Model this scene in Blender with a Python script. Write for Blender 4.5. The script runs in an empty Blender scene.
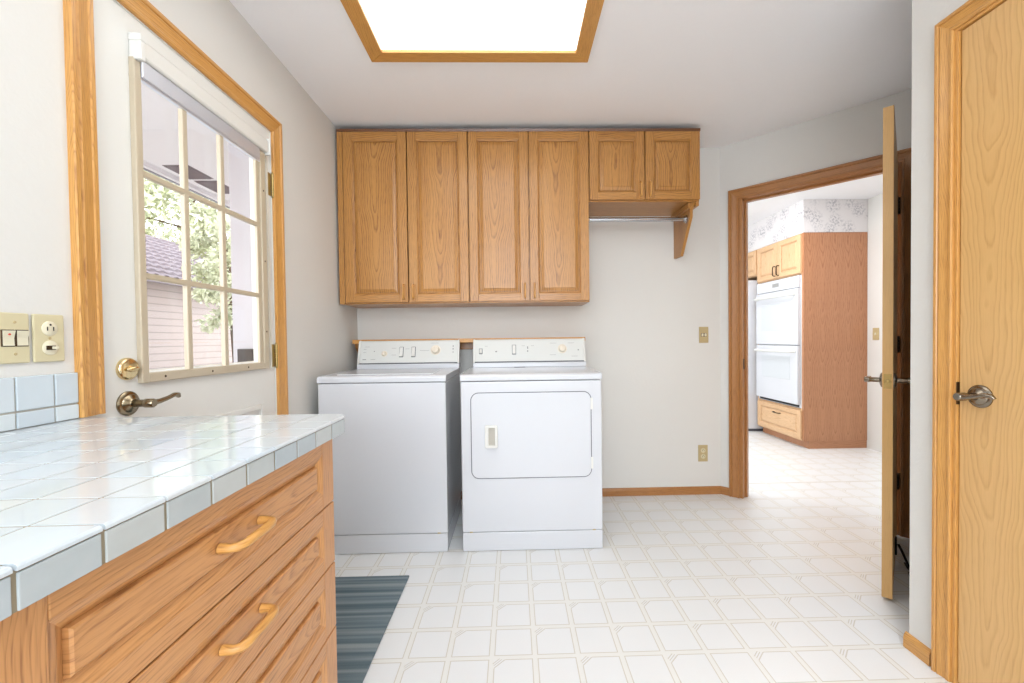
import bpy, bmesh, math, random
import numpy as np
from mathutils import Matrix, Vector

random.seed(7)
S = bpy.context.scene
C = S.collection

# ------------------------------------------------------------------ camera
cam_d = bpy.data.cameras.new('camera')
cam = bpy.data.objects.new('camera', cam_d)
C.objects.link(cam)
F = Vector((0.0220, 0.99959, -0.01828)).normalized()
R_ = Vector((0.99967, -0.02223, -0.01251)).normalized()
U_ = R_.cross(F).normalized()
R_ = F.cross(U_).normalized()
cam.matrix_world = Matrix(((R_.x, U_.x, -F.x, 0), (R_.y, U_.y, -F.y, 0), (R_.z, U_.z, -F.z, 1.1056), (0, 0, 0, 1)))
cam_d.sensor_width = 36
cam_d.lens = 36 * 420.79 / 1024
cam_d.shift_x = -0.01097
cam_d.shift_y = 0.00485
cam_d.clip_start = 0.02
S.camera = cam

# ------------------------------------------------------------------ world, lights, exposure
W = bpy.data.worlds.new('sky')
S.world = W
W.use_nodes = True
bg = W.node_tree.nodes['Background']
bg.inputs[0].default_value = (0.86, 0.92, 1.0, 1)
bg.inputs[1].default_value = 5.2

def area(name, loc, aim, sx, sy, power, col):
    d = bpy.data.lights.new(name, 'AREA')
    d.shape = 'RECTANGLE'; d.size = sx; d.size_y = sy
    d.energy = power; d.color = col
    o = bpy.data.objects.new(name, d); C.objects.link(o)
    o.location = loc
    o.rotation_euler = (Vector(aim) - Vector(loc)).to_track_quat('-Z', 'Y').to_euler()
    return o

sun_d = bpy.data.lights.new('sun', 'SUN'); sun_d.energy = 0.8; sun_d.angle = 0.01; sun_d.color = (1, 0.95, 0.87)
sun = bpy.data.objects.new('sun', sun_d); C.objects.link(sun)
sun.rotation_euler = Vector((-0.62, 0.28, -0.73)).to_track_quat('-Z', 'Y').to_euler()
sun.location = (6, -4, 9)
area('rear_fill', (0.0, -3.1, 1.55), (0.2, 2.0, 2.5), 2.0, 1.4, 46, (0.86, 0.93, 1.0))  # added soft fill from behind the camera, aimed up at the ceiling
area('kitchen_window_daylight', (-0.6, 4.6, 1.6), (3.0, 4.4, 1.2), 1.6, 1.2, 46, (0.92, 0.96, 1.0))
area('kitchen_fill', (2.0, 3.5, 2.38), (2.2, 3.7, 0), 1.0, 0.5, 30, (0.98, 0.98, 1.0))  # added fill for the kitchen and oven cabinet side, no fixture modelled
area('door_side_fill', (-2.3, 0.35, 1.75), (-1.07, 1.52, 1.45), 1.6, 1.2, 20, (0.95, 0.97, 1.0))  # added light outside the door, out of view, brightens the angled wall
area('overhead_fill', (0.15, -1.1, 2.38), (0.15, -1.0, 0), 1.2, 1.0, 36, (0.84, 0.92, 1.0))  # added overhead fill behind the camera for the front floor and side walls
S.view_settings.view_transform = 'Standard'
S.view_settings.look = 'None'
S.view_settings.gamma = 1.0
S.view_settings.use_curve_mapping = False
S.view_settings.exposure = 0.06
LAMP_EMIT = 2.9

# ------------------------------------------------------------------ constants (metres)
WL, D, H = -1.0695, 2.909, 2.411
WR = 1.376
AX, AY = 1.4427, 2.909
Q = math.sqrt(0.5)

# ------------------------------------------------------------------ materials
def lin(c):
    return tuple(((v / 255) / 12.92 if v / 255 <= 0.04045 else ((v / 255 + 0.055) / 1.055) ** 2.4) for v in c) + (1,)

class NT:
    def __init__(self, name):
        self.m = bpy.data.materials.new(name); self.m.use_nodes = True
        self.t = self.m.node_tree; self.b = self.t.nodes['Principled BSDF']
    def n(self, typ, **k):
        o = self.t.nodes.new(typ)
        for a, v in k.items(): setattr(o, a, v)
        return o
    def l(self, a, b): self.t.links.new(a, b)
    def val(self, s, v):
        if isinstance(v, (int, float, tuple)): s.default_value = v
        else: self.l(v, s)
    def math(self, op, a, b=None, c=None):
        o = self.n('ShaderNodeMath', operation=op)
        self.val(o.inputs[0], a)
        if b is not None: self.val(o.inputs[1], b)
        if c is not None: self.val(o.inputs[2], c)
        return o.outputs[0]
    def mix(self, f, a, b, blend='MIX'):
        o = self.n('ShaderNodeMix', data_type='RGBA', blend_type=blend)
        self.val(o.inputs[0], f); self.val(o.inputs[6], a); self.val(o.inputs[7], b)
        return o.outputs[2]
    def comb(self, x, y, z=0.0):
        o = self.n('ShaderNodeCombineXYZ')
        for i, v in enumerate((x, y, z)): self.val(o.inputs[i], v)
        return o.outputs[0]
    def noise(self, vec, scale, detail=2.0, rough=0.5):
        o = self.n('ShaderNodeTexNoise'); self.l(vec, o.inputs['Vector'])
        o.inputs['Scale'].default_value = scale; o.inputs['Detail'].default_value = detail; o.inputs['Roughness'].default_value = rough
        return o.outputs['Fac']
    def ramp(self, f, stops):
        o = self.n('ShaderNodeValToRGB'); self.l(f, o.inputs[0])
        e = o.color_ramp.elements
        e[0].position, e[0].color = stops[0]; e[1].position, e[1].color = stops[-1]
        for p, c in stops[1:-1]:
            x = e.new(p); x.color = c
        return o.outputs[0]
    def bump(self, h, strength, dist=0.002):
        o = self.n('ShaderNodeBump'); o.inputs['Strength'].default_value = strength; o.inputs['Distance'].default_value = dist
        self.l(h, o.inputs['Height']); self.l(o.outputs[0], self.b.inputs['Normal'])
    def xyz(self, which='Object'):
        tc = self.n('ShaderNodeTexCoord'); s = self.n('ShaderNodeSeparateXYZ'); self.l(tc.outputs[which], s.inputs[0])
        return tc.outputs[which], s.outputs

def plain(name, c, rough=0.5, metal=0.0, bump=None, coat=0.0, vary=0.0):
    t = NT(name); t.b.inputs['Roughness'].default_value = rough; t.b.inputs['Metallic'].default_value = metal
    t.b.inputs['Coat Weight'].default_value = coat; t.b.inputs['Coat Roughness'].default_value = 0.08
    v, _ = t.xyz()
    n = t.noise(v, 6.0, 3.0)
    a = tuple(min(1, x * (1 + vary)) for x in lin(c)[:3]) + (1,); b = tuple(x * (1 - vary) for x in lin(c)[:3]) + (1,)
    t.l(t.mix(n, a, b), t.b.inputs['Base Color'])
    if bump:
        h = t.noise(v, bump[0], 3.0, 0.6); t.bump(h, bump[1], bump[2])
    return t.m

def wood(name, light, mid, dark, N=110.0, rough=0.36, cone=0.075, pore=0.6, coat=0.2, ringmix=0.6, wob_a=0.06, dash=0.6):
    """oak: u across the grain, v along it; arches where u is near 0, straight lines away from it"""
    t = NT(name)
    tc = t.n('ShaderNodeTexCoord'); sp = t.n('ShaderNodeSeparateXYZ'); t.l(tc.outputs['UV'], sp.inputs[0])
    u, v = sp.outputs[0], sp.outputs[1]
    wob = t.noise(t.comb(t.math('MULTIPLY', u, 6.0), t.math('MULTIPLY', v, 1.6)), 1.0, 2.0)
    wob2 = t.noise(t.comb(t.math('MULTIPLY', u, 30.0), t.math('MULTIPLY', v, 10.0), 3.0), 1.0, 2.0)
    uu = t.math('ADD', u, t.math('MULTIPLY', t.math('SUBTRACT', wob, 0.5), wob_a))
    r = t.math('SQRT', t.math('ADD', t.math('MULTIPLY', uu, uu), 0.0006))
    g = t.math('SUBTRACT', r, t.math('MULTIPLY', v, cone))
    g = t.math('ADD', g, t.math('MULTIPLY', t.math('SUBTRACT', wob2, 0.5), 0.008))
    slow = t.noise(t.comb(t.math('MULTIPLY', u, 1.5), t.math('MULTIPLY', v, 3.2), 7.0), 1.0, 2.0)
    g = t.math('ADD', g, t.math('MULTIPLY', t.math('SUBTRACT', slow, 0.5), 0.06))
    g1 = t.noise(t.comb(t.math('MULTIPLY', g, N * 0.45), 0.0, 2.0), 1.0, 1.0)
    s = t.math('FRACT', t.math('ADD', t.math('MULTIPLY', g, N), t.math('MULTIPLY', g1, 1.8)))
    ring = t.ramp(s, [(0.0, (0, 0, 0, 1)), (0.55, (0.25, 0.25, 0.25, 1)), (0.82, (1, 1, 1, 1)), (1.0, (0, 0, 0, 1))])
    fine = t.noise(t.comb(t.math('MULTIPLY', u, 380.0), t.math('MULTIPLY', v, 16.0), 1.0), 1.0, 2.0, 0.6)
    pores = t.ramp(fine, [(0.34, (1, 1, 1, 1)), (0.52, (0, 0, 0, 1))])
    broad = t.noise(t.comb(t.math('MULTIPLY', u, 9.0), t.math('MULTIPLY', v, 0.7), 5.0), 1.0, 2.0)
    base = t.mix(broad, lin(light), lin(mid))
    c1 = t.mix(t.math('MULTIPLY', t.math('MULTIPLY', ring, t.math('MULTIPLY_ADD', pores, dash, 1.15 - dash)), t.math('MULTIPLY_ADD', broad, ringmix, ringmix * 0.55)), base, lin(dark))
    pf = t.math('MULTIPLY', pores, t.math('MULTIPLY_ADD', ring, 0.35 * pore, 0.30 * pore))
    c2 = t.mix(pf, c1, tuple(x * 0.75 for x in lin(dark)[:3]) + (1,))
    t.l(c2, t.b.inputs['Base Color'])
    t.b.inputs['Roughness'].default_value = rough
    t.b.inputs['Coat Weight'].default_value = coat; t.b.inputs['Coat Roughness'].default_value = 0.2
    t.bump(pf, 0.12, 0.0006)
    return t.m

M = {}
M['wall'] = plain('textured white wall paint', (224, 222, 217), 0.75, bump=(70.0, 0.35, 0.002), vary=0.01)
M['ceiling'] = plain('textured ceiling paint', (250, 250, 252), 0.85, bump=(90.0, 0.3, 0.002), vary=0.01)
M['oak'] = wood('honey oak', (202, 148, 80), (180, 124, 60), (120, 70, 26), N=95.0, cone=0.055, ringmix=0.9)
M['oakpink'] = wood('drawer oak', (214, 158, 102), (196, 138, 82), (150, 94, 48), N=150.0, wob_a=0.03)
M['casing'] = wood('golden oak trim', (221, 168, 96), (204, 146, 74), (166, 106, 46), N=160)
M['casing_brown'] = wood('brown oak trim', (190, 134, 78), (170, 114, 62), (122, 74, 36), N=160)
M['birch'] = wood('pale oak veneer', (226, 184, 124), (217, 172, 110), (196, 146, 84), N=90, cone=0.055, pore=0.3, ringmix=0.5, wob_a=0.10, dash=0.25)
M['birch_plain'] = wood('plain pale oak edge', (226, 182, 118), (218, 172, 106), (204, 154, 90), N=150, ringmix=0.25, wob_a=0.02, pore=0.3)
M['redoak'] = wood('reddish oak panel', (198, 144, 106), (186, 128, 90), (146, 90, 58), N=75, cone=0.06)
M['maplelight'] = wood('light oak front', (230, 194, 152), (220, 178, 134), (186, 134, 88), N=110)
M['moulding'] = wood('dark stained oak moulding', (120, 74, 36), (104, 62, 30), (74, 42, 20))
M['dark_gap'] = plain('dark gap', (52, 34, 20), 0.8)
M['white_enamel'] = plain('white appliance enamel', (213, 215, 220), 0.22, coat=0.4)
M['white_plastic'] = plain('white plastic', (228, 227, 222), 0.4)
M['recess'] = plain('shade-toned recess plastic', (196, 191, 180), 0.4)  # greyed to stand in for the shade inside the dryer handle
M['console'] = plain('console white', (222, 223, 219), 0.35)
M['ivory_knob'] = plain('ivory knob plastic', (236, 226, 208), 0.35)
M['grey_mark'] = plain('grey print', (150, 150, 148), 0.5)
M['seam'] = plain('dark seam', (96, 98, 106), 0.6)
M['black'] = plain('black rubber', (22, 22, 24), 0.6)
M['almond'] = plain('almond plastic', (214, 203, 166), 0.4)
M['almond_light'] = plain('light almond plastic', (228, 220, 194), 0.35)
M['almond_tan'] = plain('tan plastic', (192, 172, 128), 0.45)
M['red'] = plain('red lamp', (214, 70, 50), 0.4)
M['white_door'] = plain('white door paint', (229, 228, 223), 0.4)
M['tan_frame'] = plain('tan painted metal', (196, 182, 158), 0.35, vary=0.04)
M['cream_frame'] = plain('cream painted frame', (226, 221, 208), 0.4)
M['headrail'] = plain('white shade headrail', (226, 224, 218), 0.35)
M['silver'] = plain('satin silver', (222, 226, 236), 0.3, 0.6)
M['brass'] = plain('polished brass', (226, 204, 156), 0.18, 1.0)
M['antique'] = plain('antique nickel', (150, 136, 112), 0.22, 1.0, vary=0.15)
M['pewter'] = plain('dark pewter', (138, 128, 114), 0.25, 1.0, vary=0.15)
M['chrome'] = plain('chrome', (190, 192, 198), 0.16, 1.0)
M['hinge_brass'] = plain('aged brass', (172, 150, 98), 0.35, 1.0, vary=0.15)
M['hinge_dark'] = plain('dark bronze', (74, 58, 42), 0.4, 0.9)
M['glass_dark'] = plain('grey oven glass', (206, 210, 214), 0.1)
M['soffit'] = plain('porch soffit paint', (232, 228, 228), 0.8)
M['vent'] = plain('soffit vent grey', (132, 122, 126), 0.8)
M['outwall'] = plain('outside stucco', (200, 195, 197), 0.85)
M['rooftile'] = plain('mauve clay tile', (108, 97, 100), 0.8, vary=0.25)
M['bark'] = plain('bark', (96, 80, 64), 0.9, bump=(30, 0.5, 0.01))
M['leaf_a'] = plain('pale leaf', (206, 208, 178), 0.6, vary=0.4)
M['leaf_b'] = plain('dark leaf', (112, 138, 104), 0.6, vary=0.4)
M['ground'] = plain('pale concrete', (190, 186, 180), 0.9, vary=0.05)
M['tin'] = plain('dark brown box', (60, 50, 44), 0.6)
M['cleat'] = plain('grey fascia line', (150, 150, 156), 0.5)  # grey of the narrow strip along the porch fascia

def siding_mat(name, c, step):
    t = NT(name); v, s = t.xyz()
    f = t.math('FRACT', t.math('DIVIDE', s[2], step))
    line = t.math('LESS_THAN', f, 0.16)
    t.l(t.mix(line, lin(c), tuple(x * 0.72 for x in lin(c)[:3]) + (1,)), t.b.inputs['Base Color'])
    t.b.inputs['Roughness'].default_value = 0.7; t.bump(f, 0.6, 0.01)
    return t.m
M['siding'] = siding_mat('peach siding', (160, 145, 137), 0.10)
M['siding_w'] = siding_mat('white siding', (226, 222, 226), 0.11)

def floor_mat():
    t = NT('cream patterned vinyl'); v, s = t.xyz()
    P = 0.1503
    fx = t.math('DIVIDE', t.math('SUBTRACT', s[0], -0.0908), P)
    fy = t.math('DIVIDE', t.math('SUBTRACT', s[1], 1.4424), P)
    a = t.math('FRACT', fx); b = t.math('SUBTRACT', 1.0, t.math('FRACT', fy))
    par = t.math('ADD', t.math('FLOOR', fx), t.math('FLOOR', fy))
    odd = t.math('GREATER_THAN', t.math('ABSOLUTE', t.math('SUBTRACT', t.math('FLOORED_MODULO', par, 2.0), 1.0)), 0.5)
    odd = t.math('SUBTRACT', 1.0, odd)
    m, w = 0.065, 0.022
    def line(x, at): return t.math('LESS_THAN', t.math('ABSOLUTE', t.math('SUBTRACT', x, at)), w / 2)
    def inside(x, lo, hi): return t.math('MULTIPLY', t.math('GREATER_THAN', x, lo), t.math('LESS_THAN', x, hi))
    ina = inside(a, m - w / 2, 1 - m + w / 2); inb = inside(b, m - w / 2, 1 - m + w / 2)
    la = t.math('MULTIPLY', t.math('MAXIMUM', line(a, m), line(a, 1 - m)), inb)
    lb = t.math('MULTIPLY', t.math('MAXIMUM', line(b, m), line(b, 1 - m)), ina)
    sq = t.math('MAXIMUM', la, lb)
    sm = t.math('ADD', a, b); df = t.math('ABSOLUTE', t.math('SUBTRACT', a, b))
    cut = 2 * m + 0.24
    outcut = t.math('GREATER_THAN', sm, cut)
    # tiles with a clipped corner and diagonal strokes
    ch = t.math('MULTIPLY', t.math('LESS_THAN', t.math('ABSOLUTE', t.math('SUBTRACT', sm, cut)), w * 0.8), t.math('MULTIPLY', inside(a, m, 1), inside(b, m, 1)))
    st = None
    for q in (0.08, 0.155):
        k = t.math('MULTIPLY', t.math('LESS_THAN', t.math('ABSOLUTE', t.math('SUBTRACT', sm, cut - q)), w * 0.65), t.math('LESS_THAN', df, 0.20 - q * 0.3))
        st = k if st is None else t.math('MAXIMUM', st, k)
    dec = t.math('MAXIMUM', t.math('MULTIPLY', sq, outcut), t.math('MAXIMUM', ch, st))
    pat = t.math('ADD', t.math('MULTIPLY', dec, odd), t.math('MULTIPLY', sq, t.math('SUBTRACT', 1.0, odd)))
    spk = t.noise(v, 260.0, 2.0)
    base = t.mix(t.math('MULTIPLY', spk, 0.5), lin((235, 236, 236)), lin((227, 228, 228)))
    notin = t.math('SUBTRACT', 1.0, t.math('MULTIPLY', inside(a, m, 1 - m), inside(b, m, 1 - m)))
    base = t.mix(t.math('MULTIPLY', notin, 0.5), base, lin((232, 230, 222)))
    fl = t.mix(t.math('MULTIPLY', pat, 0.72), base, lin((196, 188, 170)))
    sm2 = t.math('MULTIPLY', t.math('LESS_THAN', t.math('ABSOLUTE', t.math('SUBTRACT', s[1], 3.095)), 0.0025), t.math('GREATER_THAN', s[0], 1.4))
    t.l(t.mix(t.math('MULTIPLY', sm2, 0.7), fl, lin((168, 158, 140))), t.b.inputs['Base Color'])
    t.b.inputs['Roughness'].default_value = 0.3
    t.b.inputs['Specular IOR Level'].default_value = 0.45
    t.bump(t.math('ADD', t.math('MULTIPLY', pat, -1.0), t.math('MULTIPLY', spk, 0.15)), 0.12, 0.0008)
    return t.m
M['floor'] = floor_mat()

def tile_mat(name, cols, rough):
    t = NT(name)
    g = t.n('ShaderNodeNewGeometry')
    v, _ = t.xyz()
    c = t.ramp(g.outputs['Random Per Island'], [(i / max(1, len(cols) - 1), lin(k)) for i, k in enumerate(cols)])
    cl = t.noise(v, 26.0, 3.0)
    t.l(t.mix(t.math('MULTIPLY', cl, 0.35), c, lin((216, 221, 224))), t.b.inputs['Base Color'])
    t.b.inputs['Roughness'].default_value = rough
    t.b.inputs['Coat Weight'].default_value = 0.15; t.b.inputs['Coat Roughness'].default_value = 0.04
    t.bump(t.noise(v, 9.0, 1.0), 0.05, 0.004)
    return t.m
M['tile_top'] = tile_mat('glazed white tile', [(207, 213, 217), (200, 210, 217), (210, 214, 216), (194, 207, 216), (208, 213, 216)], 0.07)
M['tile_edge'] = tile_mat('glazed pale grey blue tile', [(172, 179, 179), (163, 174, 180), (181, 184, 181), (168, 177, 178)], 0.15)
M['tile_wall'] = tile_mat('glazed pale blue wall tile', [(210, 219, 224), (200, 212, 220), (217, 225, 227), (194, 209, 220)], 0.15)
M['grout_pale'] = plain('pale grout', (186, 180, 168), 0.9, vary=0.05)
M['grout'] = plain('tan grout', (146, 134, 112), 0.9, vary=0.05)

def rug_mat():
    t = NT('striped blue grey carpet'); v, s = t.xyz()
    n = t.noise(t.comb(t.math('MULTIPLY', s[0], 0.5), t.math('MULTIPLY', s[1], 26.0)), 1.0, 2.0, 0.6)
    pile = t.noise(v, 420.0, 2.0)
    c = t.ramp(n, [(0.34, lin((88, 106, 116))), (0.48, lin((112, 129, 137))), (0.66, lin((158, 168, 171)))])
    t.l(t.mix(t.math('MULTIPLY', pile, 0.35), c, lin((58, 76, 88))), t.b.inputs['Base Color'])
    t.b.inputs['Roughness'].default_value = 0.95; t.bump(pile, 0.8, 0.004)
    return t.m
M['rug'] = rug_mat()

def paper_mat():
    t = NT('grey floral wallpaper'); v, s = t.xyz()
    w = t.n('ShaderNodeTexVoronoi'); t.l(t.comb(t.math('ADD', s[0], s[1]), s[2]), w.inputs['Vector']); w.inputs['Scale'].default_value = 7.0
    blob = t.ramp(w.outputs['Distance'], [(0.25, (1, 1, 1, 1)), (0.62, (0, 0, 0, 1))])
    n = t.noise(t.comb(t.math('ADD', s[0], s[1]), s[2]), 46.0, 3.0, 0.65)
    tw = t.ramp(n, [(0.47, (0, 0, 0, 1)), (0.58, (1, 1, 1, 1))])
    t.l(t.mix(t.math('MULTIPLY', blob, tw), lin((226, 222, 222)), lin((178, 175, 180))), t.b.inputs['Base Color'])
    t.b.inputs['Roughness'].default_value = 0.7
    return t.m
M['paper'] = paper_mat()

def glass_mat():
    t = NT('window glass')
    for n in list(t.t.nodes):
        if n.type == 'BSDF_PRINCIPLED': t.t.nodes.remove(n)
    out = [n for n in t.t.nodes if n.type == 'OUTPUT_MATERIAL'][0]
    tr = t.n('ShaderNodeBsdfTransparent'); gl = t.n('ShaderNodeBsdfGlossy'); gl.inputs['Roughness'].default_value = 0.02
    lw = t.n('ShaderNodeLayerWeight'); lw.inputs['Blend'].default_value = 0.5
    fr = t.math('MULTIPLY_ADD', t.math('POWER', lw.outputs['Facing'], 4.0), 0.25, 0.03)
    mx = t.n('ShaderNodeMixShader'); t.l(fr, mx.inputs[0]); t.l(tr.outputs[0], mx.inputs[1]); t.l(gl.outputs[0], mx.inputs[2])
    t.l(mx.outputs[0], out.inputs[0])
    return t.m
M['glass'] = glass_mat()

def lamp_mat():
    t = NT('lit acrylic diffuser')
    v, s = t.xyz()
    n = t.noise(v, 60.0, 2.0)
    t.b.inputs['Base Color'].default_value = lin((240, 238, 230))
    t.b.inputs['Emission Color'].default_value = (0.95, 0.975, 0.98, 1)
    t.l(t.math('MULTIPLY_ADD', n, LAMP_EMIT * 0.1, LAMP_EMIT), t.b.inputs['Emission Strength'])
    return t.m
M['diffuser'] = lamp_mat()

# ------------------------------------------------------------------ mesh builder
class MB:
    """collects faces with UVs (u across grain, v along grain); build() links them as ONE mesh object"""
    def __init__(self, M=None):
        self.v = []; self.f = []; self.uv = []; self.M = M or Matrix.Identity(4); self.smooth = []
    def add(self, vs, fs, uvs=None, smooth=False, grain='z', off=None):
        n = len(self.v)
        if off is None: off = (random.uniform(0.10, 0.22) * random.choice((-1, 1)), random.uniform(-3, 3))
        vs = [Vector(p) for p in vs]
        gi = 'xyz'.index(grain)
        for f in fs:
            self.f.append([n + i for i in f]); self.smooth.append(smooth)
            if uvs is not None:
                self.uv.append([uvs[i] for i in f]); continue
            pts = [vs[i] for i in f]
            nrm = Vector((0, 0, 0))
            for i in range(len(pts)):
                p, q = pts[i], pts[(i + 1) % len(pts)]
                nrm += p.cross(q)
            ax = [abs(nrm.x), abs(nrm.y), abs(nrm.z)]
            k = ax.index(max(ax))
            if k == gi:
                i1, i2 = [i for i in range(3) if i != gi]
                self.uv.append([(p[i1] + off[0] * 2, p[i2] * 0.2 + off[1]) for p in pts])
            else:
                o = [i for i in range(3) if i not in (gi, k)][0]
                self.uv.append([(p[o] + off[0], p[gi] + off[1]) for p in pts])
        self.v += [self.M @ p for p in vs]
    def box(self, x0, x1, y0, y1, z0, z1, grain='z', off=None):
        if off is None: off = (random.uniform(0.10, 0.22) - (x0 + x1) / 2 if grain == 'z' else random.uniform(0.1, 0.22), random.uniform(-3, 3))
        self.add([(x0, y0, z0), (x1, y0, z0), (x1, y1, z0), (x0, y1, z0), (x0, y0, z1), (x1, y0, z1), (x1, y1, z1), (x0, y1, z1)],
                 [(0, 3, 2, 1), (4, 5, 6, 7), (0, 1, 5, 4), (1, 2, 6, 5), (2, 3, 7, 6), (3, 0, 4, 7)], grain=grain, off=off)
    def rbox(self, x0, x1, y0, y1, z0, z1, r=0.003, seg=2, grain='z', off=None):
        bm = bmesh.new(); bmesh.ops.create_cube(bm, size=1)
        for v in bm.verts:
            v.co = Vector(((x0 + x1) / 2 + v.co.x * (x1 - x0), (y0 + y1) / 2 + v.co.y * (y1 - y0), (z0 + z1) / 2 + v.co.z * (z1 - z0)))
        bmesh.ops.bevel(bm, geom=list(bm.edges), offset=r, segments=seg, profile=0.5, affect='EDGES')
        bm.verts.index_update()
        self.add([v.co.copy() for v in bm.verts], [[v.index for v in f.verts] for f in bm.faces], grain=grain, off=off, smooth=False)
        bm.free()
    def prism(self, poly, axis, a0, a1, grain='z'):
        """poly: 2-D outline; extruded along axis"""
        n = len(poly)
        def P(p, a):
            return {'x': (a, p[0], p[1]), 'y': (p[0], a, p[1]), 'z': (p[0], p[1], a)}[axis]
        vs = [P(p, a0) for p in poly] + [P(p, a1) for p in poly]
        fs = [tuple(range(n))[::-1], tuple(range(n, 2 * n))] + [(i, (i + 1) % n, n + (i + 1) % n, n + i) for i in range(n)]
        self.add(vs, fs, grain=grain)
    def tube(self, pts, rad, n=12, sq=None, caps=True):
        pts = [Vector(p) for p in pts]
        if not isinstance(rad, (list, tuple)): rad = [rad] * len(pts)
        vs = []; fs = []; uvs = []
        t0 = (pts[1] - pts[0]).normalized()
        a = Vector((0, 0, 1)) if abs(t0.z) < 0.9 else Vector((1, 0, 0))
        x = t0.cross(a).normalized(); L = 0
        o = random.uniform(-2, 2)
        for i, p in enumerate(pts):
            t = (pts[min(i + 1, len(pts) - 1)] - pts[max(i - 1, 0)]).normalized()
            x = (x - t * x.dot(t)).normalized(); y = t.cross(x)
            if i: L += (p - pts[i - 1]).length
            for k in range(n):
                th = 2 * math.pi * k / n
                ry = rad[i] * (sq if sq else 1)
                vs.append(p + x * math.cos(th) * rad[i] + y * math.sin(th) * ry); uvs.append((0.12 + k * 0.002, L + o))
        for i in range(len(pts) - 1):
            for k in range(n):
                fs.append((i * n + k, i * n + (k + 1) % n, (i + 1) * n + (k + 1) % n, (i + 1) * n + k))
        if caps:
            fs.append(tuple(range(n))[::-1]); fs.append(tuple(range((len(pts) - 1) * n, len(pts) * n)))
        self.add(vs, fs, uvs, smooth=True)
    def lathe(self, prof, c, axis=(0, 0, 1), n=28):
        ax = Vector(axis).normalized(); q = Vector((0, 0, 1)).rotation_difference(ax)
        vs = []; fs = []
        c = Vector(c)
        for r, h in prof:
            for k in range(n):
                th = 2 * math.pi * k / n
                vs.append(c + q @ Vector((r * math.cos(th), r * math.sin(th), h)))
        for i in range(len(prof) - 1):
            for k in range(n):
                fs.append((i * n + k, i * n + (k + 1) % n, (i + 1) * n + (k + 1) % n, (i + 1) * n + k))
        fs.append(tuple(range(n))[::-1]); fs.append(tuple(range((len(prof) - 1) * n, len(prof) * n)))
        self.add(vs, fs, [(0.0, 0.0)] * len(vs), smooth=True)
    def quad(self, a, b, c, d, uv=None, grain='z', off=None):
        self.add([a, b, c, d], [(0, 1, 2, 3)], uv, grain=grain, off=off)

OM = {}
def empty(name, loc, rz=0.0):
    o = bpy.data.objects.new(name, None); C.objects.link(o)
    o.location = loc; o.rotation_euler = (0, 0, rz); o.empty_display_size = 0.05
    OM[o] = Matrix.Translation(loc) @ Matrix.Rotation(rz, 4, 'Z')
    return o
def build(mb, name, mat, parent=None, bevel=0.0, seg=2, fix=True, merge=False):
    me = bpy.data.meshes.new(name)
    inv = OM[parent].inverted() if parent is not None else Matrix.Identity(4)
    me.from_pydata([tuple(inv @ p) for p in mb.v], [], mb.f)
    ul = me.uv_layers.new(name='UVMap')
    i = 0; flat = []
    for u in mb.uv:
        for p in u: flat += [p[0], p[1]]
    ul.data.foreach_set('uv', flat)
    me.polygons.foreach_set('use_smooth', mb.smooth)
    if fix:
        bm = bmesh.new(); bm.from_mesh(me)
        if merge: bmesh.ops.remove_doubles(bm, verts=bm.verts, dist=1e-5)
        bmesh.ops.recalc_face_normals(bm, faces=bm.faces); bm.to_mesh(me); bm.free()
    me.materials.append(mat)
    if any(mb.smooth):
        try: me.set_sharp_from_angle(angle=math.radians(42))
        except Exception: pass
    o = bpy.data.objects.new(name, me); C.objects.link(o)
    if parent is not None:
        o.parent = parent; OM[o] = OM[parent]
    else:
        OM[o] = Matrix.Identity(4)
    if bevel:
        b = o.modifiers.new('bevel', 'BEVEL'); b.width = bevel; b.segments = seg; b.limit_method = 'ANGLE'; b.angle_limit = math.radians(40)
    return o
def tag(o, label, cat, group=None):
    o['label'] = label; o['category'] = cat
    if group: o['group'] = group
    return o
def struct(o, label=None):
    o['kind'] = 'structure'
    if label: o['label'] = label
    return o
def base(o, loc):
    """move a one-mesh thing's origin to loc, keeping its shape in place"""
    loc = Vector(loc); o.data.transform(Matrix.Translation(-loc)); o.location = loc
    return o

# ------------------------------------------------------------------ the room shell
Y0 = -3.2                                  # wall behind the camera
m = MB(); m.box(-1.3, 4.2, Y0 - 0.15, 6.3, -0.12, 0.0); struct(build(m, 'floor', M['floor']), 'cream vinyl floor with a printed square tile pattern')
m = MB(); m.box(-1.3, 4.2, Y0 - 0.15, 6.3, H, H + 0.12); struct(build(m, 'ceiling', M['ceiling']), 'white textured ceiling')
# left wall with the outside door opening
DO0, DO1, DOZ = 1.095, 1.93, 2.052
m = MB(); x0, x1 = WL - 0.085, WL
m.box(x0, x1, Y0, DO0, 0, H); m.box(x0, x1, DO1, 6.2, 0, H); m.box(x0, x1, DO0, DO1, DOZ, H)
struct(build(m, 'wall_left', M['wall']), 'white textured wall on the left with the outside door')
m = MB(); m.box(WL, AX + 0.01, D, D + 0.115, 0, H); struct(build(m, 'wall_back', M['wall']), 'white textured wall behind the washer and dryer')
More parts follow.
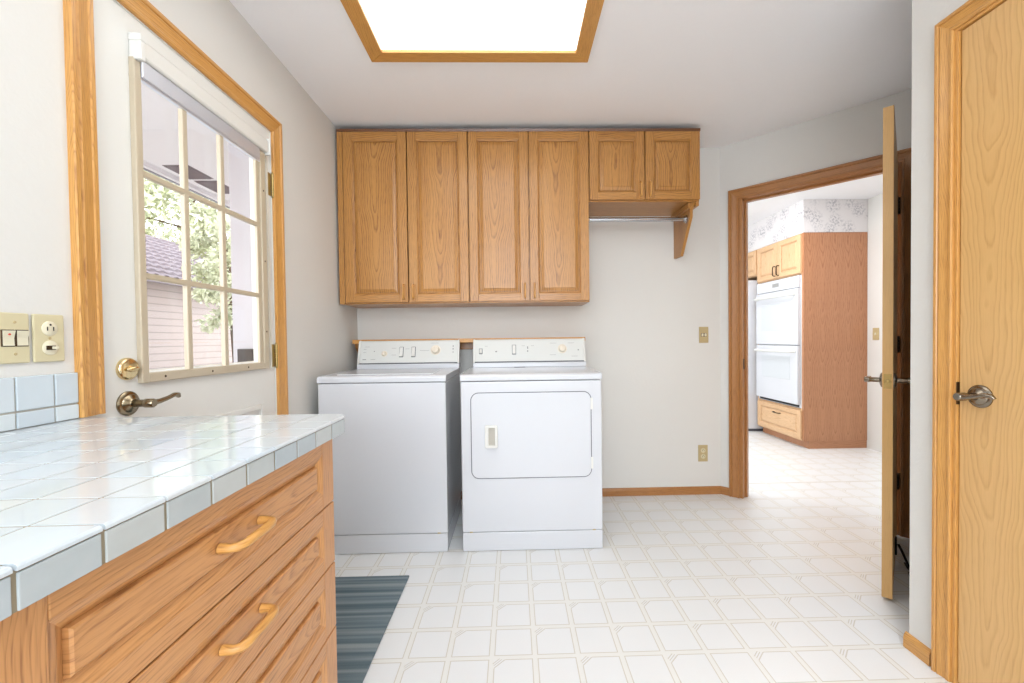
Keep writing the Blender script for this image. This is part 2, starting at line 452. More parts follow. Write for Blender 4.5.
# angled wall with the kitchen doorway: s along (1,-1)/sqrt2, n = depth behind the face (towards the kitchen)
MA = Matrix(((Q, Q, 0, AX), (-Q, Q, 0, AY), (0, 0, 1, 0), (0, 0, 0, 1)))   # local x = s, local y = into the kitchen, z up
SO0, SO1, SOZ = 0.1235, 0.9365, 2.045
m = MB(MA); m.box(0, SO0, 0, 0.115, 0, H); m.box(SO1, 1.36, 0, 0.115, 0, H); m.box(SO0, SO1, 0, 0.115, SOZ, H)
struct(build(m, 'wall_angled', M['wall']), 'white angled wall with the kitchen doorway')
ex, ey = AX + 1.36 * Q, AY - 1.36 * Q
m = MB(); m.box(ex, ex + 0.115, 1.315, ey + 0.16, 0, H); struct(build(m, 'wall_nook', M['wall']))
m = MB(); m.box(WR + 0.115, ex, 1.315, 1.43, 0, H); struct(build(m, 'wall_closet', M['wall']))
RD0, RD1, RDZ = 0.50, 1.286, 2.048
m = MB(); m.box(WR, WR + 0.115, Y0, RD0, 0, H); m.box(WR, WR + 0.115, RD1, 1.43, 0, H); m.box(WR, WR + 0.115, RD0, RD1, RDZ, H)
struct(build(m, 'wall_right', M['wall']), 'white wall end at the right beside the closet door')
m = MB(); m.box(-1.3, -1.0, Y0 - 0.15, Y0, 0, H); m.box(1.0, 4.2, Y0 - 0.15, Y0, 0, H); m.box(-1.0, 1.0, Y0 - 0.15, Y0, 0, 0.85); m.box(-1.0, 1.0, Y0 - 0.15, Y0, 2.25, H)
struct(build(m, 'wall_front', M['wall']))
m = MB(); m.box(3.43, 3.55, 1.9, 6.2, 0, H); struct(build(m, 'wall_kitchen_right', M['wall']), 'white kitchen wall beside the oven cabinet')
m = MB(); m.box(WL - 0.085, 3.55, 6.2, 6.32, 0, H); struct(build(m, 'wall_kitchen_back', M['wall']))
m = MB(); m.box(ex + 0.115, 4.2, 1.78, 1.9, 0, H); struct(build(m, 'wall_kitchen_front', M['wall']))

# ------------------------------------------------------------------ trim
CP = [(0, 0), (0, 0.009), (0.004, 0.012), (0.013, 0.012), (0.016, 0.0095), (0.030, 0.012), (0.044, 0.0155), (0.049, 0.012), (0.053, 0.017), (0.063, 0.0175), (0.0655, 0.015), (0.0655, 0)]
def casing(name, M4, s0, s1, zt, mat, bottoms=(0, 0), out=-1, prof=CP, label=None):
    """door casing on local plane y=0 (out = -1: it projects towards local -y), mitred corners"""
    m = MB(M4); n = len(prof)
    path = []
    for o, d in prof: path.append([(s0 - o, bottoms[0]), (s0 - o, zt + o), (s1 + o, zt + o), (s1 + o, bottoms[1])])
    for k in range(3):
        oo = random.uniform(-2, 2)
        for i in range(n - 1):
            a, b = path[i], path[i + 1]
            y0, y1 = out * prof[i][1], out * prof[i + 1][1]
            la = 1 if k == 1 else 0
            def UV(j, p): return (prof[j][0] + prof[j][1] + 0.1, (p[0] if k == 1 else p[1]) + oo)
            vs = [(a[k][0], y0, a[k][1]), (b[k][0], y1, b[k][1]), (b[k + 1][0], y1, b[k + 1][1]), (a[k + 1][0], y0, a[k + 1][1])]
            m.add(vs, [(0, 1, 2, 3)], [UV(i, a[k]), UV(i + 1, b[k]), UV(i + 1, b[k + 1]), UV(i, a[k + 1])])
        # ends
    for k in (0, 3):
        m.add([(path[i][k][0], out * prof[i][1], path[i][k][1]) for i in range(n)], [tuple(range(n))], [(0.2, 0)] * n)
    return struct(build(m, name, mat), label)
ML = Matrix(((0, -1, 0, WL), (1, 0, 0, 0), (0, 0, 1, 0), (0, 0, 0, 1)))      # local x -> +Y, local y -> -X (into the wall)
MR = Matrix(((0, 1, 0, WR), (1, 0, 0, 0), (0, 0, 1, 0), (0, 0, 0, 1)))       # local x -> +Y, local y -> +X (into the wall)
casing('trim_1', ML, 1.112, 1.912, 2.040, M['casing'], bottoms=(0.9265, 0), label='golden oak casing around the white outside door')
casing('trim_2', MA, 0.1235, 0.9365, 2.030, M['casing_brown'], label='brown oak casing around the kitchen doorway')
casing('trim_3', MR, 0.52, 1.285, 2.040, M['casing'], prof=[(o * 0.8, d) for o, d in CP], label='golden oak casing around the closet door')
# jambs
m = MB(ML)
m.box(1.095, 1.1135, 0.0, 0.085, 0, 2.036); m.box(1.9105, 1.93, 0.0, 0.085, 0, 2.036); m.box(1.095, 1.93, 0.0, 0.085, 2.036, 2.052, 'x')
struct(build(m, 'trim_4', M['white_door']), 'white jamb of the outside door')
m = MB(MA)
m.box(0.1235, 0.1445, -0.003, 0.118, 0, 2.026); m.box(0.918, 0.9365, -0.003, 0.118, 0, 2.026); m.box(0.1235, 0.9365, -0.003, 0.118, 2.026, 2.045, 'x')
m.box(0.1445, 0.156, 0.045, 0.08, 0, 2.014); m.box(0.9065, 0.918, 0.045, 0.08, 0, 2.014); m.box(0.1445, 0.918, 0.045, 0.08, 2.014, 2.026, 'x')
struct(build(m, 'trim_5', M['casing_brown'], bevel=0.0015), 'brown oak jamb of the kitchen doorway')
m = MB(MR)
m.box(1.2745, 1.286, -0.004, 0.115, 0, 2.031); m.box(0.50, 0.52, -0.004, 0.115, 0, 2.031); m.box(0.50, 1.286, -0.004, 0.115, 2.031, 2.048, 'x')
m.box(1.262, 1.2745, 0.045, 0.08, 0, 2.031)
struct(build(m, 'trim_6', M['casing'], bevel=0.0015), 'golden oak jamb of the closet door')
BP = [(0, 0), (-0.011, 0), (-0.011, 0.036), (-0.008, 0.045), (-0.004, 0.052), (0, 0.054)]
def baseboard(name, M4, s0, s1, mat, label):
    m = MB(M4); n = len(BP)
    vs = [(s0, y, z) for y, z in BP] + [(s1, y, z) for y, z in BP]
    fs = [(i, (i + 1) % n, n + (i + 1) % n, n + i) for i in range(n)] + [tuple(range(n)), tuple(range(n, 2 * n))]
    m.add(vs, fs, grain='x'); return struct(build(m, name, mat), label)
MBK = Matrix.Translation((0, D, 0))
baseboard('baseboard_back', MBK, WL, AX + 0.004, M['casing_brown'], 'brown oak baseboard along the back wall')
baseboard('baseboard_angled', MA, 0.004, 0.058, M['casing_brown'], 'short brown oak baseboard beside the kitchen doorway')
baseboard('baseboard_angled_end', MA, 1.003, 1.36, M['casing_brown'], None)
baseboard('baseboard_right', MR, 1.348, 1.4415, M['casing'], 'golden oak baseboard at the right wall end')
m = MB()
baseboard('baseboard_left', ML, 1.979, D, M['casing'], 'golden oak baseboard beside the washer')
m = MB(Matrix(((-1, 0, 0, 0), (0, -1, 0, 1.43), (0, 0, 1, 0), (0, 0, 0, 1))))
n = len(BP)
m.add([(-ex, y, z) for y, z in BP] + [(-WR, y, z) for y, z in BP], [(i, (i + 1) % n, n + (i + 1) % n, n + i) for i in range(n)] + [tuple(range(n)), tuple(range(n, 2 * n))], grain='x')
struct(build(m, 'baseboard_closet', M['casing']))

# ------------------------------------------------------------------ raised panel fronts
def raised(mf, mp, w, h, st, rl, t=0.02, slope=0.031, pgrain='z', cove=False):
    """mf: frame, mp: raised panel; local x 0..w, z 0..h, front face y=0, back y=t"""
    e = 0.0025
    def stile(x0, x1):
        mf.box(x0, x1, 0, t, 0, h, 'z')
    stile(0, st); stile(w - st, w)
    mf.box(st, w - st, 0, t, 0, rl, 'x'); mf.box(st, w - st, 0, t, h - rl, h, 'x')
    # sticking: sloped lip round the opening
    def ring(m, r0, y0, r1, y1, gr):
        A = [(r0[0], y0, r0[2]), (r0[1], y0, r0[2]), (r0[1], y0, r0[3]), (r0[0], y0, r0[3])]
        B = [(r1[0], y1, r1[2]), (r1[1], y1, r1[2]), (r1[1], y1, r1[3]), (r1[0], y1, r1[3])]
        for i in range(4):
            j = (i + 1) % 4
            g = gr if gr else ('x' if i % 2 == 0 else 'z')
            pts = [A[i], A[j], B[j], B[i]]
            if g == 'x': uv = [(p[2] + 0.13, p[0] + h) for p in pts]
            else: uv = [(p[0] + 0.13, p[2] + w) for p in pts]
            m.add(pts, [(0, 1, 2, 3)], uv)
    o = (st, w - st, rl, h - rl)
    def ins(r, d): return (r[0] + d, r[1] - d, r[2] + d, r[3] - d)
    if cove: ring(mf, o, 0.0008, ins(o, 0.008), 0.0035, None); ring(mf, ins(o, 0.008), 0.0035, ins(o, 0.019), 0.0095, None); ring(mf, ins(o, 0.019), 0.0095, ins(o, 0.0195), 0.0165, None)
    else: ring(mf, o, 0.0012, ins(o, 0.003), 0.0045, None); ring(mf, ins(o, 0.003), 0.0045, ins(o, 0.008), 0.0070, None); ring(mf, ins(o, 0.008), 0.0070, ins(o, 0.0085), 0.0165, None)
    cx = (o[0] + o[1]) / 2 + random.uniform(-0.03, 0.03); cz = (o[2] + o[3]) / 2
    ov = random.uniform(-4, 4)
    def puv(p): return (p[0] - cx, p[2] + ov) if pgrain == 'z' else (p[2] - cz + random.uniform(-.0, .0), p[0] + ov)
    seq = [(ins(o, 0.0065), 0.0155), (ins(o, 0.0142), 0.0155), (ins(o, 0.0144), 0.0095), (ins(o, slope), 0.0045), (ins(o, slope + 0.0015), 0.0012)]
    if cove: seq = [(ins(o, 0.0065), 0.0155), (ins(o, 0.0185), 0.0155), (ins(o, 0.0200), 0.0035), (ins(o, 0.0225), 0.0015)]
    for (r0, y0), (r1, y1) in zip(seq[:-1], seq[1:]):
        A = [(r0[0], y0, r0[2]), (r0[1], y0, r0[2]), (r0[1], y0, r0[3]), (r0[0], y0, r0[3])]
        B = [(r1[0], y1, r1[2]), (r1[1], y1, r1[2]), (r1[1], y1, r1[3]), (r1[0], y1, r1[3])]
        for i in range(4):
            j = (i + 1) % 4; pts = [A[i], A[j], B[j], B[i]]
            mp.add(pts, [(0, 1, 2, 3)], [puv(p) for p in pts])
    r1, y1 = seq[-1]
    pts = [(r1[0], y1, r1[2]), (r1[1], y1, r1[2]), (r1[1], y1, r1[3]), (r1[0], y1, r1[3])]
    mp.add(pts, [(0, 1, 2, 3)], [puv(p) for p in pts])
    r0 = ins(o, 0.0065)
    bk = [(r0[0], t - 0.002, r0[2]), (r0[1], t - 0.002, r0[2]), (r0[1], t - 0.002, r0[3]), (r0[0], t - 0.002, r0[3])]
    mp.add(bk, [(3, 2, 1, 0)], [puv(p) for p in bk])
    fr = [(p[0], 0.0155, p[2]) for p in bk]
    for i in range(4):
        j = (i + 1) % 4; pts = [bk[i], bk[j], fr[j], fr[i]]
        mp.add(pts, [(0, 1, 2, 3)], [puv(p) for p in pts])

def pull(M4, L, out=0.03, r=0.0055, vertical=True):
    """bow pull with two posts; local frame as raised(): projects towards -y, centred on the origin"""
    m = MB(M4)
    a = []
    hl = L / 2; k = 0.014
    prof = [(-hl, 0.0), (-hl, -out * 0.55), (-hl + k * 0.3, -out * 0.85), (-hl + k, -out), (-hl * 0.4, -out * 1.01), (0, -out * 1.02), (hl * 0.4, -out * 1.01), (hl - k, -out), (hl - k * 0.3, -out * 0.85), (hl, -out * 0.55), (hl, 0.0)]
    for s, y in prof: a.append((0, y, s) if vertical else (s, y, 0))
    m.tube(a, [r * 1.25, r * 1.05, r * 1.1, r * 1.15, r * 1.15, r * 1.15, r * 1.15, r * 1.15, r * 1.1, r * 1.05, r * 1.25], 12)
    return m

# ------------------------------------------------------------------ upper cabinets
YF = 2.58
def upper(label, x0, x1, z0, doors, filler=None, ends=(False, False)):
    c = empty('wall_cabinet', ((x0 + x1) / 2, D, z0)); tag(c, label, 'cabinet', 'oak wall cabinets in one row')
    zt = 2.370
    m = MB()
    m.box(x0, x0 + 0.018, YF + 0.021, D - 0.001, z0 - 0.005, zt, 'z'); m.box(x1 - 0.018, x1, YF + 0.021, D - 0.001, z0 - 0.005, zt, 'z')
    m.box(x0 + 0.018, x1 - 0.018, YF + 0.04, D - 0.001, z0 - 0.005, z0 + 0.013, 'x'); m.box(x0 + 0.018, x1 - 0.018, YF + 0.021, D - 0.001, zt - 0.018, zt, 'x')
    m.box(x0 + 0.018, x1 - 0.018, D - 0.02, D - 0.001, z0 + 0.03, zt - 0.018, 'z')
    m.box(x0 + 0.018, x1 - 0.018, YF + 0.021, YF + 0.04, z0 - 0.005, z0 + 0.035, 'x')
    m.box((x0 + x1) / 2 - 0.02, (x0 + x1) / 2 + 0.02, YF + 0.021, YF + 0.038, z0 + 0.03, zt - 0.018, 'z')
    build(m, 'body', M['oak'], c, bevel=0.001)
    if filler:
        m = MB(); m.box(filler[0], filler[1], YF + 0.004, YF + 0.021, z0 - 0.005, zt, 'z'); build(m, 'filler_strip', M['oak'], c, bevel=0.001)
    m = MB(); m.prism([(YF + 0.001, zt - 0.003), (YF - 0.003, zt + 0.012), (YF + 0.02, zt + 0.012), (YF + 0.02, zt - 0.003)], 'x', x0, x1, 'x')
    m.box(x0, x1, YF + 0.02, D - 0.001, zt + 0.001, zt + 0.012, 'x')
    build(m, 'top_moulding', M['moulding'], c)
    for (a, b, hinge) in doors:
        w, h = b - a, zt - 0.004 - (z0 + 0.004)
        M4 = Matrix.Translation((a, YF, z0 + 0.004))
        mf, mp = MB(M4), MB(M4)
        raised(mf, mp, w, h, 0.053, 0.047)
        d = build(mf, 'door', M['oak'], c, bevel=0.0018)
        build(mp, 'panel', M['oak'], d)
        px = w - 0.026 if hinge == 'l' else 0.026
        pm = pull(M4 @ Matrix.Translation((px, 0, 0.062)), 0.086, 0.026, 0.0048)
        build(pm, 'handle', M['casing'], d)
    return c
upper('tall oak wall cabinet with two doors, against the left wall above the washer', -1.054, -0.2675, 1.3335, [(-1.018, -0.639, 'l'), (-0.6325, -0.2705, 'r')], filler=(-1.054, -1.022))
upper('tall oak wall cabinet with two doors, above the dryer', -0.2665, 0.4715, 1.3335, [(-0.2635, 0.0985, 'l'), (0.105, 0.4685, 'r')])
upper('short oak wall cabinet with two small doors above the hanging rod', 0.4725, 1.160, 1.9475, [(0.4755, 0.8135, 'l'), (0.820, 1.157, 'r')])

# hanging rod and its bracket
b = empty('shelf_bracket', (1.13, D, 1.65)); tag(b, 'angled oak support bracket under the right end of the short cabinet', 'bracket')
m = MB(); m.prism([(D - 0.001, 1.940), (D - 0.001, 1.648), (D - 0.115, 1.642), (D - 0.13, 1.66), (D - 0.27, 1.86), (D - 0.272, 1.905), (D - 0.305, 1.940)], 'x', 1.117, 1.136)
build(m, 'side_panel', M['oak'], b, bevel=0.001)
m = MB(); m.box(1.095, 1.117, D - 0.30, D - 0.001, 1.908, 1.940, 'y'); m.box(1.136, 1.156, D - 0.315, D - 0.001, 1.915, 1.940, 'y')
build(m, 'cleat', M['oak'], b, bevel=0.002)
r = empty('hanging_rod', (0.8, 2.69, 1.860)); tag(r, 'chrome hanging rod under the short oak cabinet', 'closet rod')
m = MB(); m.tube([(0.474, 2.69, 1.860), (0.8, 2.69, 1.859), (1.116, 2.69, 1.860)], 0.0145, 20); build(m, 'rod', M['chrome'], r)
for x, dx in ((0.4725, 1), (1.1165, -1)):
    m = MB(); m.lathe([(0.026, 0), (0.026, 0.004), (0.02, 0.007), (0.0185, 0.018), (0.016, 0.019)], (x, 2.69, 1.860), (dx, 0, 0)); build(m, 'flange', M['chrome'], r)

# oak ledge behind the machines
s = empty('ledge_shelf', (-0.3, D, 1.085)); tag(s, 'narrow oak ledge on the back wall behind the washer and dryer', 'shelf')
m = MB(); m.rbox(-1.049, 0.470, 2.757, D - 0.001, 1.086, 1.1125, 0.002, 2, 'x'); build(m, 'board', M['casing'], s)
m = MB(); m.box(-1.045, 0.465, D - 0.02, D - 0.001, 1.038, 1.086, 'x'); build(m, 'wall_cleat', M['casing_brown'], s)
for x in (-1.040,):
    m = MB(); m.prism([(D - 0.02, 1.086), (2.775, 1.086), (2.785, 1.06), (2.83, 1.02), (2.86, 0.96), (D - 0.02, 0.94)], 'x', x, x + 0.018); build(m, 'bracket', M['casing_brown'], s, bevel=0.001)
    m = MB(); m.lathe([(0.010, 0), (0.010, 0.012), (0.006, 0.016)], (x + 0.018, 2.80, 1.066), (1, 0, 0), 16); build(m, 'peg', M['casing'], s)

# ------------------------------------------------------------------ washer and dryer
YM = 2.177
def machine(x0, x1, root):
    m = MB(); m.rbox(x0, x1, YM, 2.750, 0.101, 0.886, 0.006, 3); build(m, 'body', M['white_enamel'], root)
    m = MB(); m.rbox(x0 + 0.001, x1 - 0.001, YM + 0.001, 2.745, 0.002, 0.0985, 0.003, 2)
    build(m, 'toe_panel', M['white_enamel'], root)
    for x in (x0 + 0.06, x1 - 0.06):
        for y in (YM + 0.07, 2.70):
            m = MB(); m.lathe([(0.02, 0), (0.022, 0.004), (0.012, 0.008), (0.012, 0.02)], (x, y, 0.0), (0, 0, 1), 16); build(m, 'foot', M['black'], root)
    for x in (x0 + 0.045, x1 - 0.045):
        m = MB(); m.rbox(x - 0.008, x + 0.008, YM + 0.0005, YM + 0.006, 0.098, 0.107, 0.001, 1); build(m, 'clip', M['almond_tan'], root)
    # top deck with rounded front edge
    m = MB()
    prof = [(YM - 0.001, 0.889), (YM - 0.004, 0.893), (YM - 0.004, 0.912), (YM - 0.0005, 0.919), (YM + 0.010, 0.9235), (YM + 0.03, 0.925), (2.752, 0.925), (2.752, 0.889)]
    m.prism(prof, 'x', x0 - 0.003, x1 + 0.003); return m

def console(x0, x1, root):
    m = MB(); m.prism([(2.690, 0.9255), (2.690, 0.950), (2.694, 0.955), (2.750, 0.955), (2.750, 0.9255)], 'x', x0, x1); build(m, 'console_base', M['white_enamel'], root, bevel=0.002)
    m = MB(); m.prism([(2.696, 0.962), (2.733, 1.092), (2.737, 1.100), (2.744, 1.103), (2.750, 1.103), (2.750, 0.962)], 'x', x0 + 0.012, x1 - 0.012); 
    cn = build(m, 'console', M['console'], root, bevel=0.002)
    for xx in (x0, x1 - 0.012):
        m = MB(); m.prism([(2.692, 0.956), (2.730, 1.094), (2.735, 1.103), (2.743, 1.106), (2.752, 1.106), (2.752, 0.956)], 'x', xx, xx + 0.012); build(m, 'end_cap', M['white_plastic'], root, bevel=0.003)
    m = MB(); m.box(x0 + 0.012, x1 - 0.012, 2.702, 2.748, 0.955, 0.963); build(m, 'seam_strip', M['seam'], root)
    return cn
tilt = math.atan2(0.039, 0.136)
def on_console(x, z):
    """frame on the sloped console face: local -y out of the face"""
    y = 2.696 + (z - 0.962) * 0.039 / 0.136
    return Matrix.Translation((x, y, z)) @ Matrix.Rotation(-tilt, 4, 'X')
def knob(parent, x, z, r, name='dial'):
    M4 = on_console(x, z)
    m = MB(M4); m.lathe([(r * 1.35, 0.0), (r * 1.35, 0.002), (r * 1.05, 0.003), (r, 0.016), (r * 0.86, 0.021), (r * 0.3, 0.022)], (0, 0, 0), (0, -1, 0), 28)
    k = build(m, name, M['ivory_knob'], parent)
    m = MB(M4); m.rbox(-r * 0.12, r * 0.12, -0.027, -0.019, -r * 0.8, r * 0.8, 0.001, 1); build(m, 'grip', M['ivory_knob'], k)
def rocker(parent, x, z, w, h, mat='white_plastic'):
    M4 = on_console(x, z)
    m = MB(M4); m.rbox(-w / 2 - 0.003, w / 2 + 0.003, -0.0025, 0.004, -h / 2 - 0.003, h / 2 + 0.003, 0.001, 1); k = build(m, 'switch_frame', M['seam'], parent)
    m = MB(M4); m.add([(-w / 2, -0.004, -h / 2), (w / 2, -0.004, -h / 2), (w / 2, -0.004, h / 2), (-w / 2, -0.004, h / 2), (-w / 2, -0.012, -h / 2 + .002), (w / 2, -0.012, -h / 2 + .002)], [(4, 5, 2, 3), (0, 1, 5, 4), (1, 2, 5), (0, 4, 3), (0, 3, 2, 1)])
    build(m, 'rocker', M[mat], k)
def marks(parent, items):
    for x, z, w, h in items:
        m = MB(on_console(x, z)); m.box(-w / 2, w / 2, -0.0012, 0.001, -h / 2, h / 2)
        build(m, 'printed_mark', M['grey_mark'], parent)

wx0, wx1 = -1.010, -0.3565
w = empty('washing_machine', ((wx0 + wx1) / 2, 2.5, 0)); tag(w, 'white top-loading washing machine left of the dryer', 'washing machine')
m = machine(wx0, wx1, w); build(m, 'top_panel', M['white_enamel'], w, bevel=0.004)
# lid: a raised panel with a curved rear edge
lid = []
for i in range(17):
    t_ = i / 16; xx = wx0 + 0.09 + t_ * (wx1 - wx0 - 0.18); lid.append((xx, 2.60 + 0.055 * math.sin(math.pi * t_)))
m = MB(); m.prism([(wx0 + 0.075, 2.235), (wx1 - 0.075, 2.235)] + lid[::-1], 'z', 0.9245, 0.9295); build(m, 'lid', M['white_enamel'], w, bevel=0.003)
cn = console(wx0 + 0.012, wx1 + 0.005, w)
knob(cn, -0.830, 1.020, 0.014)
for x in (-0.722, -0.645): rocker(cn, x, 1.030, 0.020, 0.062)
knob(cn, -0.504, 1.040, 0.024, 'timer_dial')
marks(cn, [(-0.392, 1.064, 0.006, 0.010), (-0.392, 1.046, 0.008, 0.008), (-0.392, 1.026, 0.007, 0.006), (-0.895, 1.036, 0.006, 0.006), (-0.955, 0.985, 0.022, 0.005), (-0.90, 0.985, 0.03, 0.002), (-0.575, 1.038, 0.06, 0.0015), (-0.77, 1.055, 0.03, 0.0015), (-0.77, 1.012, 0.03, 0.0015), (-0.685, 1.05, 0.025, 0.0015), (-0.94, 1.065, 0.03, 0.0015), (-0.955, 1.05, 0.018, 0.0015), (-0.955, 1.03, 0.018, 0.0015), (-0.51, 1.085, 0.05, 0.0015)])

dx0, dx1 = -0.2795, 0.4535
d = empty('clothes_dryer', ((dx0 + dx1) / 2, 2.5, 0)); tag(d, 'white front-loading clothes dryer right of the washing machine', 'dryer')
m = machine(dx0, dx1, d); build(m, 'top_panel', M['white_enamel'], d, bevel=0.004)
m = MB(); m.rbox(0.0, 0.07, 2.655, 2.68, 0.925, 0.928, 0.001, 1); build(m, 'lint_filter_slot', M['seam'], d)
def rrect(x0, x1, z0, z1, r, n=8):
    out = []
    for cx, cz, a0 in ((x1 - r, z1 - r, 0), (x0 + r, z1 - r, 90), (x0 + r, z0 + r, 180), (x1 - r, z0 + r, 270)):
        for i in range(n + 1):
            a = math.radians(a0 + 90 * i / n); out.append((cx + r * math.cos(a), cz + r * math.sin(a)))
    return out
qx0, qx1, qz0, qz1 = -0.2255, 0.395, 0.3845, 0.826
m = MB(); m.prism(rrect(qx0 - 0.004, qx1 + 0.004, qz0 - 0.004, qz1 + 0.004, 0.042), 'y', YM - 0.0008, YM + 0.004); build(m, 'door_seal', M['seam'], d)
m = MB(); m.prism(rrect(qx0, qx1, qz0, qz1, 0.038), 'y', YM - 0.006, YM + 0.002); dd = build(m, 'door', M['white_enamel'], d, bevel=0.003, seg=3)
hx0, hx1, hz0, hz1 = -0.156, -0.090, 0.545, 0.662
def ring_prism(m, outer, inner, axis, a0, a1):
    n = len(outer)
    def P(p, a): return {'x': (a, p[0], p[1]), 'y': (p[0], a, p[1]), 'z': (p[0], p[1], a)}[axis]
    vs = [P(p, a) for a in (a0, a1) for r in (outer, inner) for p in r]
    fs = []
    for k in range(n):
        q = (k + 1) % n
        fs += [(k, q, n + q, n + k), (2 * n + k, 3 * n + k, 3 * n + q, 2 * n + q), (k, 2 * n + k, 2 * n + q, q), (n + k, n + q, 3 * n + q, 3 * n + k)]
    m.add(vs, fs)
m = MB(); ring_prism(m, rrect(hx0, hx1, hz0, hz1, 0.010), rrect(hx0 + 0.019, hx1 - 0.013, hz0 + 0.013, hz1 - 0.013, 0.004), 'y', YM - 0.024, YM - 0.0055)
hd = build(m, 'handle', M['white_plastic'], dd, bevel=0.003, seg=2)
m = MB(); m.prism([(hx0 + 0.017, YM - 0.0062), (hx0 + 0.024, YM - 0.0064), (hx1 - 0.012, YM - 0.0135), (hx1 - 0.011, YM - 0.006), (hx0 + 0.017, YM - 0.0058)], 'z', hz0 + 0.012, hz1 - 0.012); build(m, 'handle_recess', M['recess'], dd)
for z in (0.765, 0.455):
    m = MB(); m.rbox(qx1 - 0.001, qx1 + 0.010, YM - 0.006, YM + 0.001, z - 0.03, z + 0.03, 0.001, 1); build(m, 'hinge', M['white_plastic'], d)
cn = console(dx0 + 0.016, dx1 + 0.008, d)
rocker(cn, -0.214, 1.028, 0.016, 0.030); rocker(cn, 0.0, 1.036, 0.02, 0.058)
knob(cn, 0.312, 1.038, 0.022, 'timer_dial')
marks(cn, [(0.088, 1.048, 0.007, 0.016), (0.088, 1.026, 0.007, 0.010), (0.416, 1.030, 0.008, 0.008), (-0.115, 1.025, 0.012, 0.008), (0.06, 1.06, 0.02, 0.0015), (0.12, 1.06, 0.02, 0.0015), (0.255, 1.075, 0.04, 0.0015), (0.37, 1.075, 0.04, 0.0015), (0.25, 1.0, 0.04, 0.0015), (-0.18, 1.06, 0.02, 0.0015), (0.39, 0.99, 0.04, 0.0015)])

# ------------------------------------------------------------------ counter, drawers, backsplash
CX, CY1, CZ = -0.4124, 1.056, 0.925
CB = -0.75                                      # it runs on behind the camera
P3 = 0.0754
cb = empty('drawer_base_cabinet', (-0.75, 0.2, 0)); tag(cb, 'oak base cabinet with a stack of drawers under the tiled counter', 'cabinet')
XF = -0.432
m = MB(); m.box(WL + 0.002, XF - 0.021, CB, 1.004, 0.10, 0.883, 'z'); m.box(WL + 0.002, XF - 0.09, CB, 0.99, 0.0, 0.10, 'y')
build(m, 'body', M['oakpink'], cb, bevel=0.001)
MD = Matrix(((0, -1, 0, XF), (1, 0, 0, 0), (0, 0, 1, 0), (0, 0, 0, 1)))          # local x -> +Y, local y -> -X
for i, (z0, z1) in enumerate(((0.7295, 0.882), (0.585, 0.7265), (0.4305, 0.582), (0.12, 0.4275))):
    M4 = MD @ Matrix.Translation((0.337, 0, z0))
    mf, mp = MB(M4), MB(M4)
    raised(mf, mp, 0.665, z1 - z0, 0.056, 0.032, pgrain='x', cove=True)
    dr = build(mf, 'drawer', M['oakpink'], cb, bevel=0.0018); build(mp, 'panel', M['oakpink'], dr)
    zz = (z1 - z0) / 2
    build(pull(M4 @ Matrix.Translation((0.328, 0, zz)), 0.096, 0.028, 0.0062, False), 'handle', M['casing'], dr)
M4 = MD @ Matrix.Translation((-0.330, 0, 0.7295)); mf, mp = MB(M4), MB(M4); raised(mf, mp, 0.658, 0.1525, 0.052, 0.036, pgrain='x', cove=True)
dr = build(mf, 'drawer', M['oakpink'], cb, bevel=0.0018); build(mp, 'panel', M['oakpink'], dr)
M4 = MD @ Matrix.Translation((-0.330, 0, 0.12)); mf, mp = MB(M4), MB(M4); raised(mf, mp, 0.658, 0.605, 0.06, 0.06)
dr = build(mf, 'door', M['oakpink'], cb, bevel=0.0018); build(mp, 'panel', M['oakpink'], dr)

ct = empty('tiled_countertop', (-0.74, 0.2, 0.885)); tag(ct, 'glazed white tile countertop over the oak drawers', 'countertop')
m = MB(); m.prism([(WL + 0.001, CB), (CX - 0.0022, CB), (CX - 0.0022, CY1 - 0.036)] + [(CX - 0.036 + 0.0338 * math.cos(math.pi / 16 * q), CY1 - 0.036 + 0.0338 * math.sin(math.pi / 16 * q)) for q in range(1, 9)] + [(WL + 0.001, CY1 - 0.0022)], 'z', 0.8848, 0.9195)
m.box(WL + 0.001, CX - 0.012, CB, CY1 - 0.012, 0.8845, 0.9242); build(m, 'grout_bed', M['grout'], ct)
g = 0.0016
ys = [CY1] + [0.955 - k * P3 for k in range(23)]
xs = [CX - k * P3 for k in range(9)] + [WL + 0.001]
RC = 0.036                                     # rounded outer corner
def arc(o, n=8):
    return [(CX - RC + (RC - o) * math.cos(math.pi / 2 * q / n), CY1 - RC + (RC - o) * math.sin(math.pi / 2 * q / n)) for q in range(n + 1)]
m = MB()
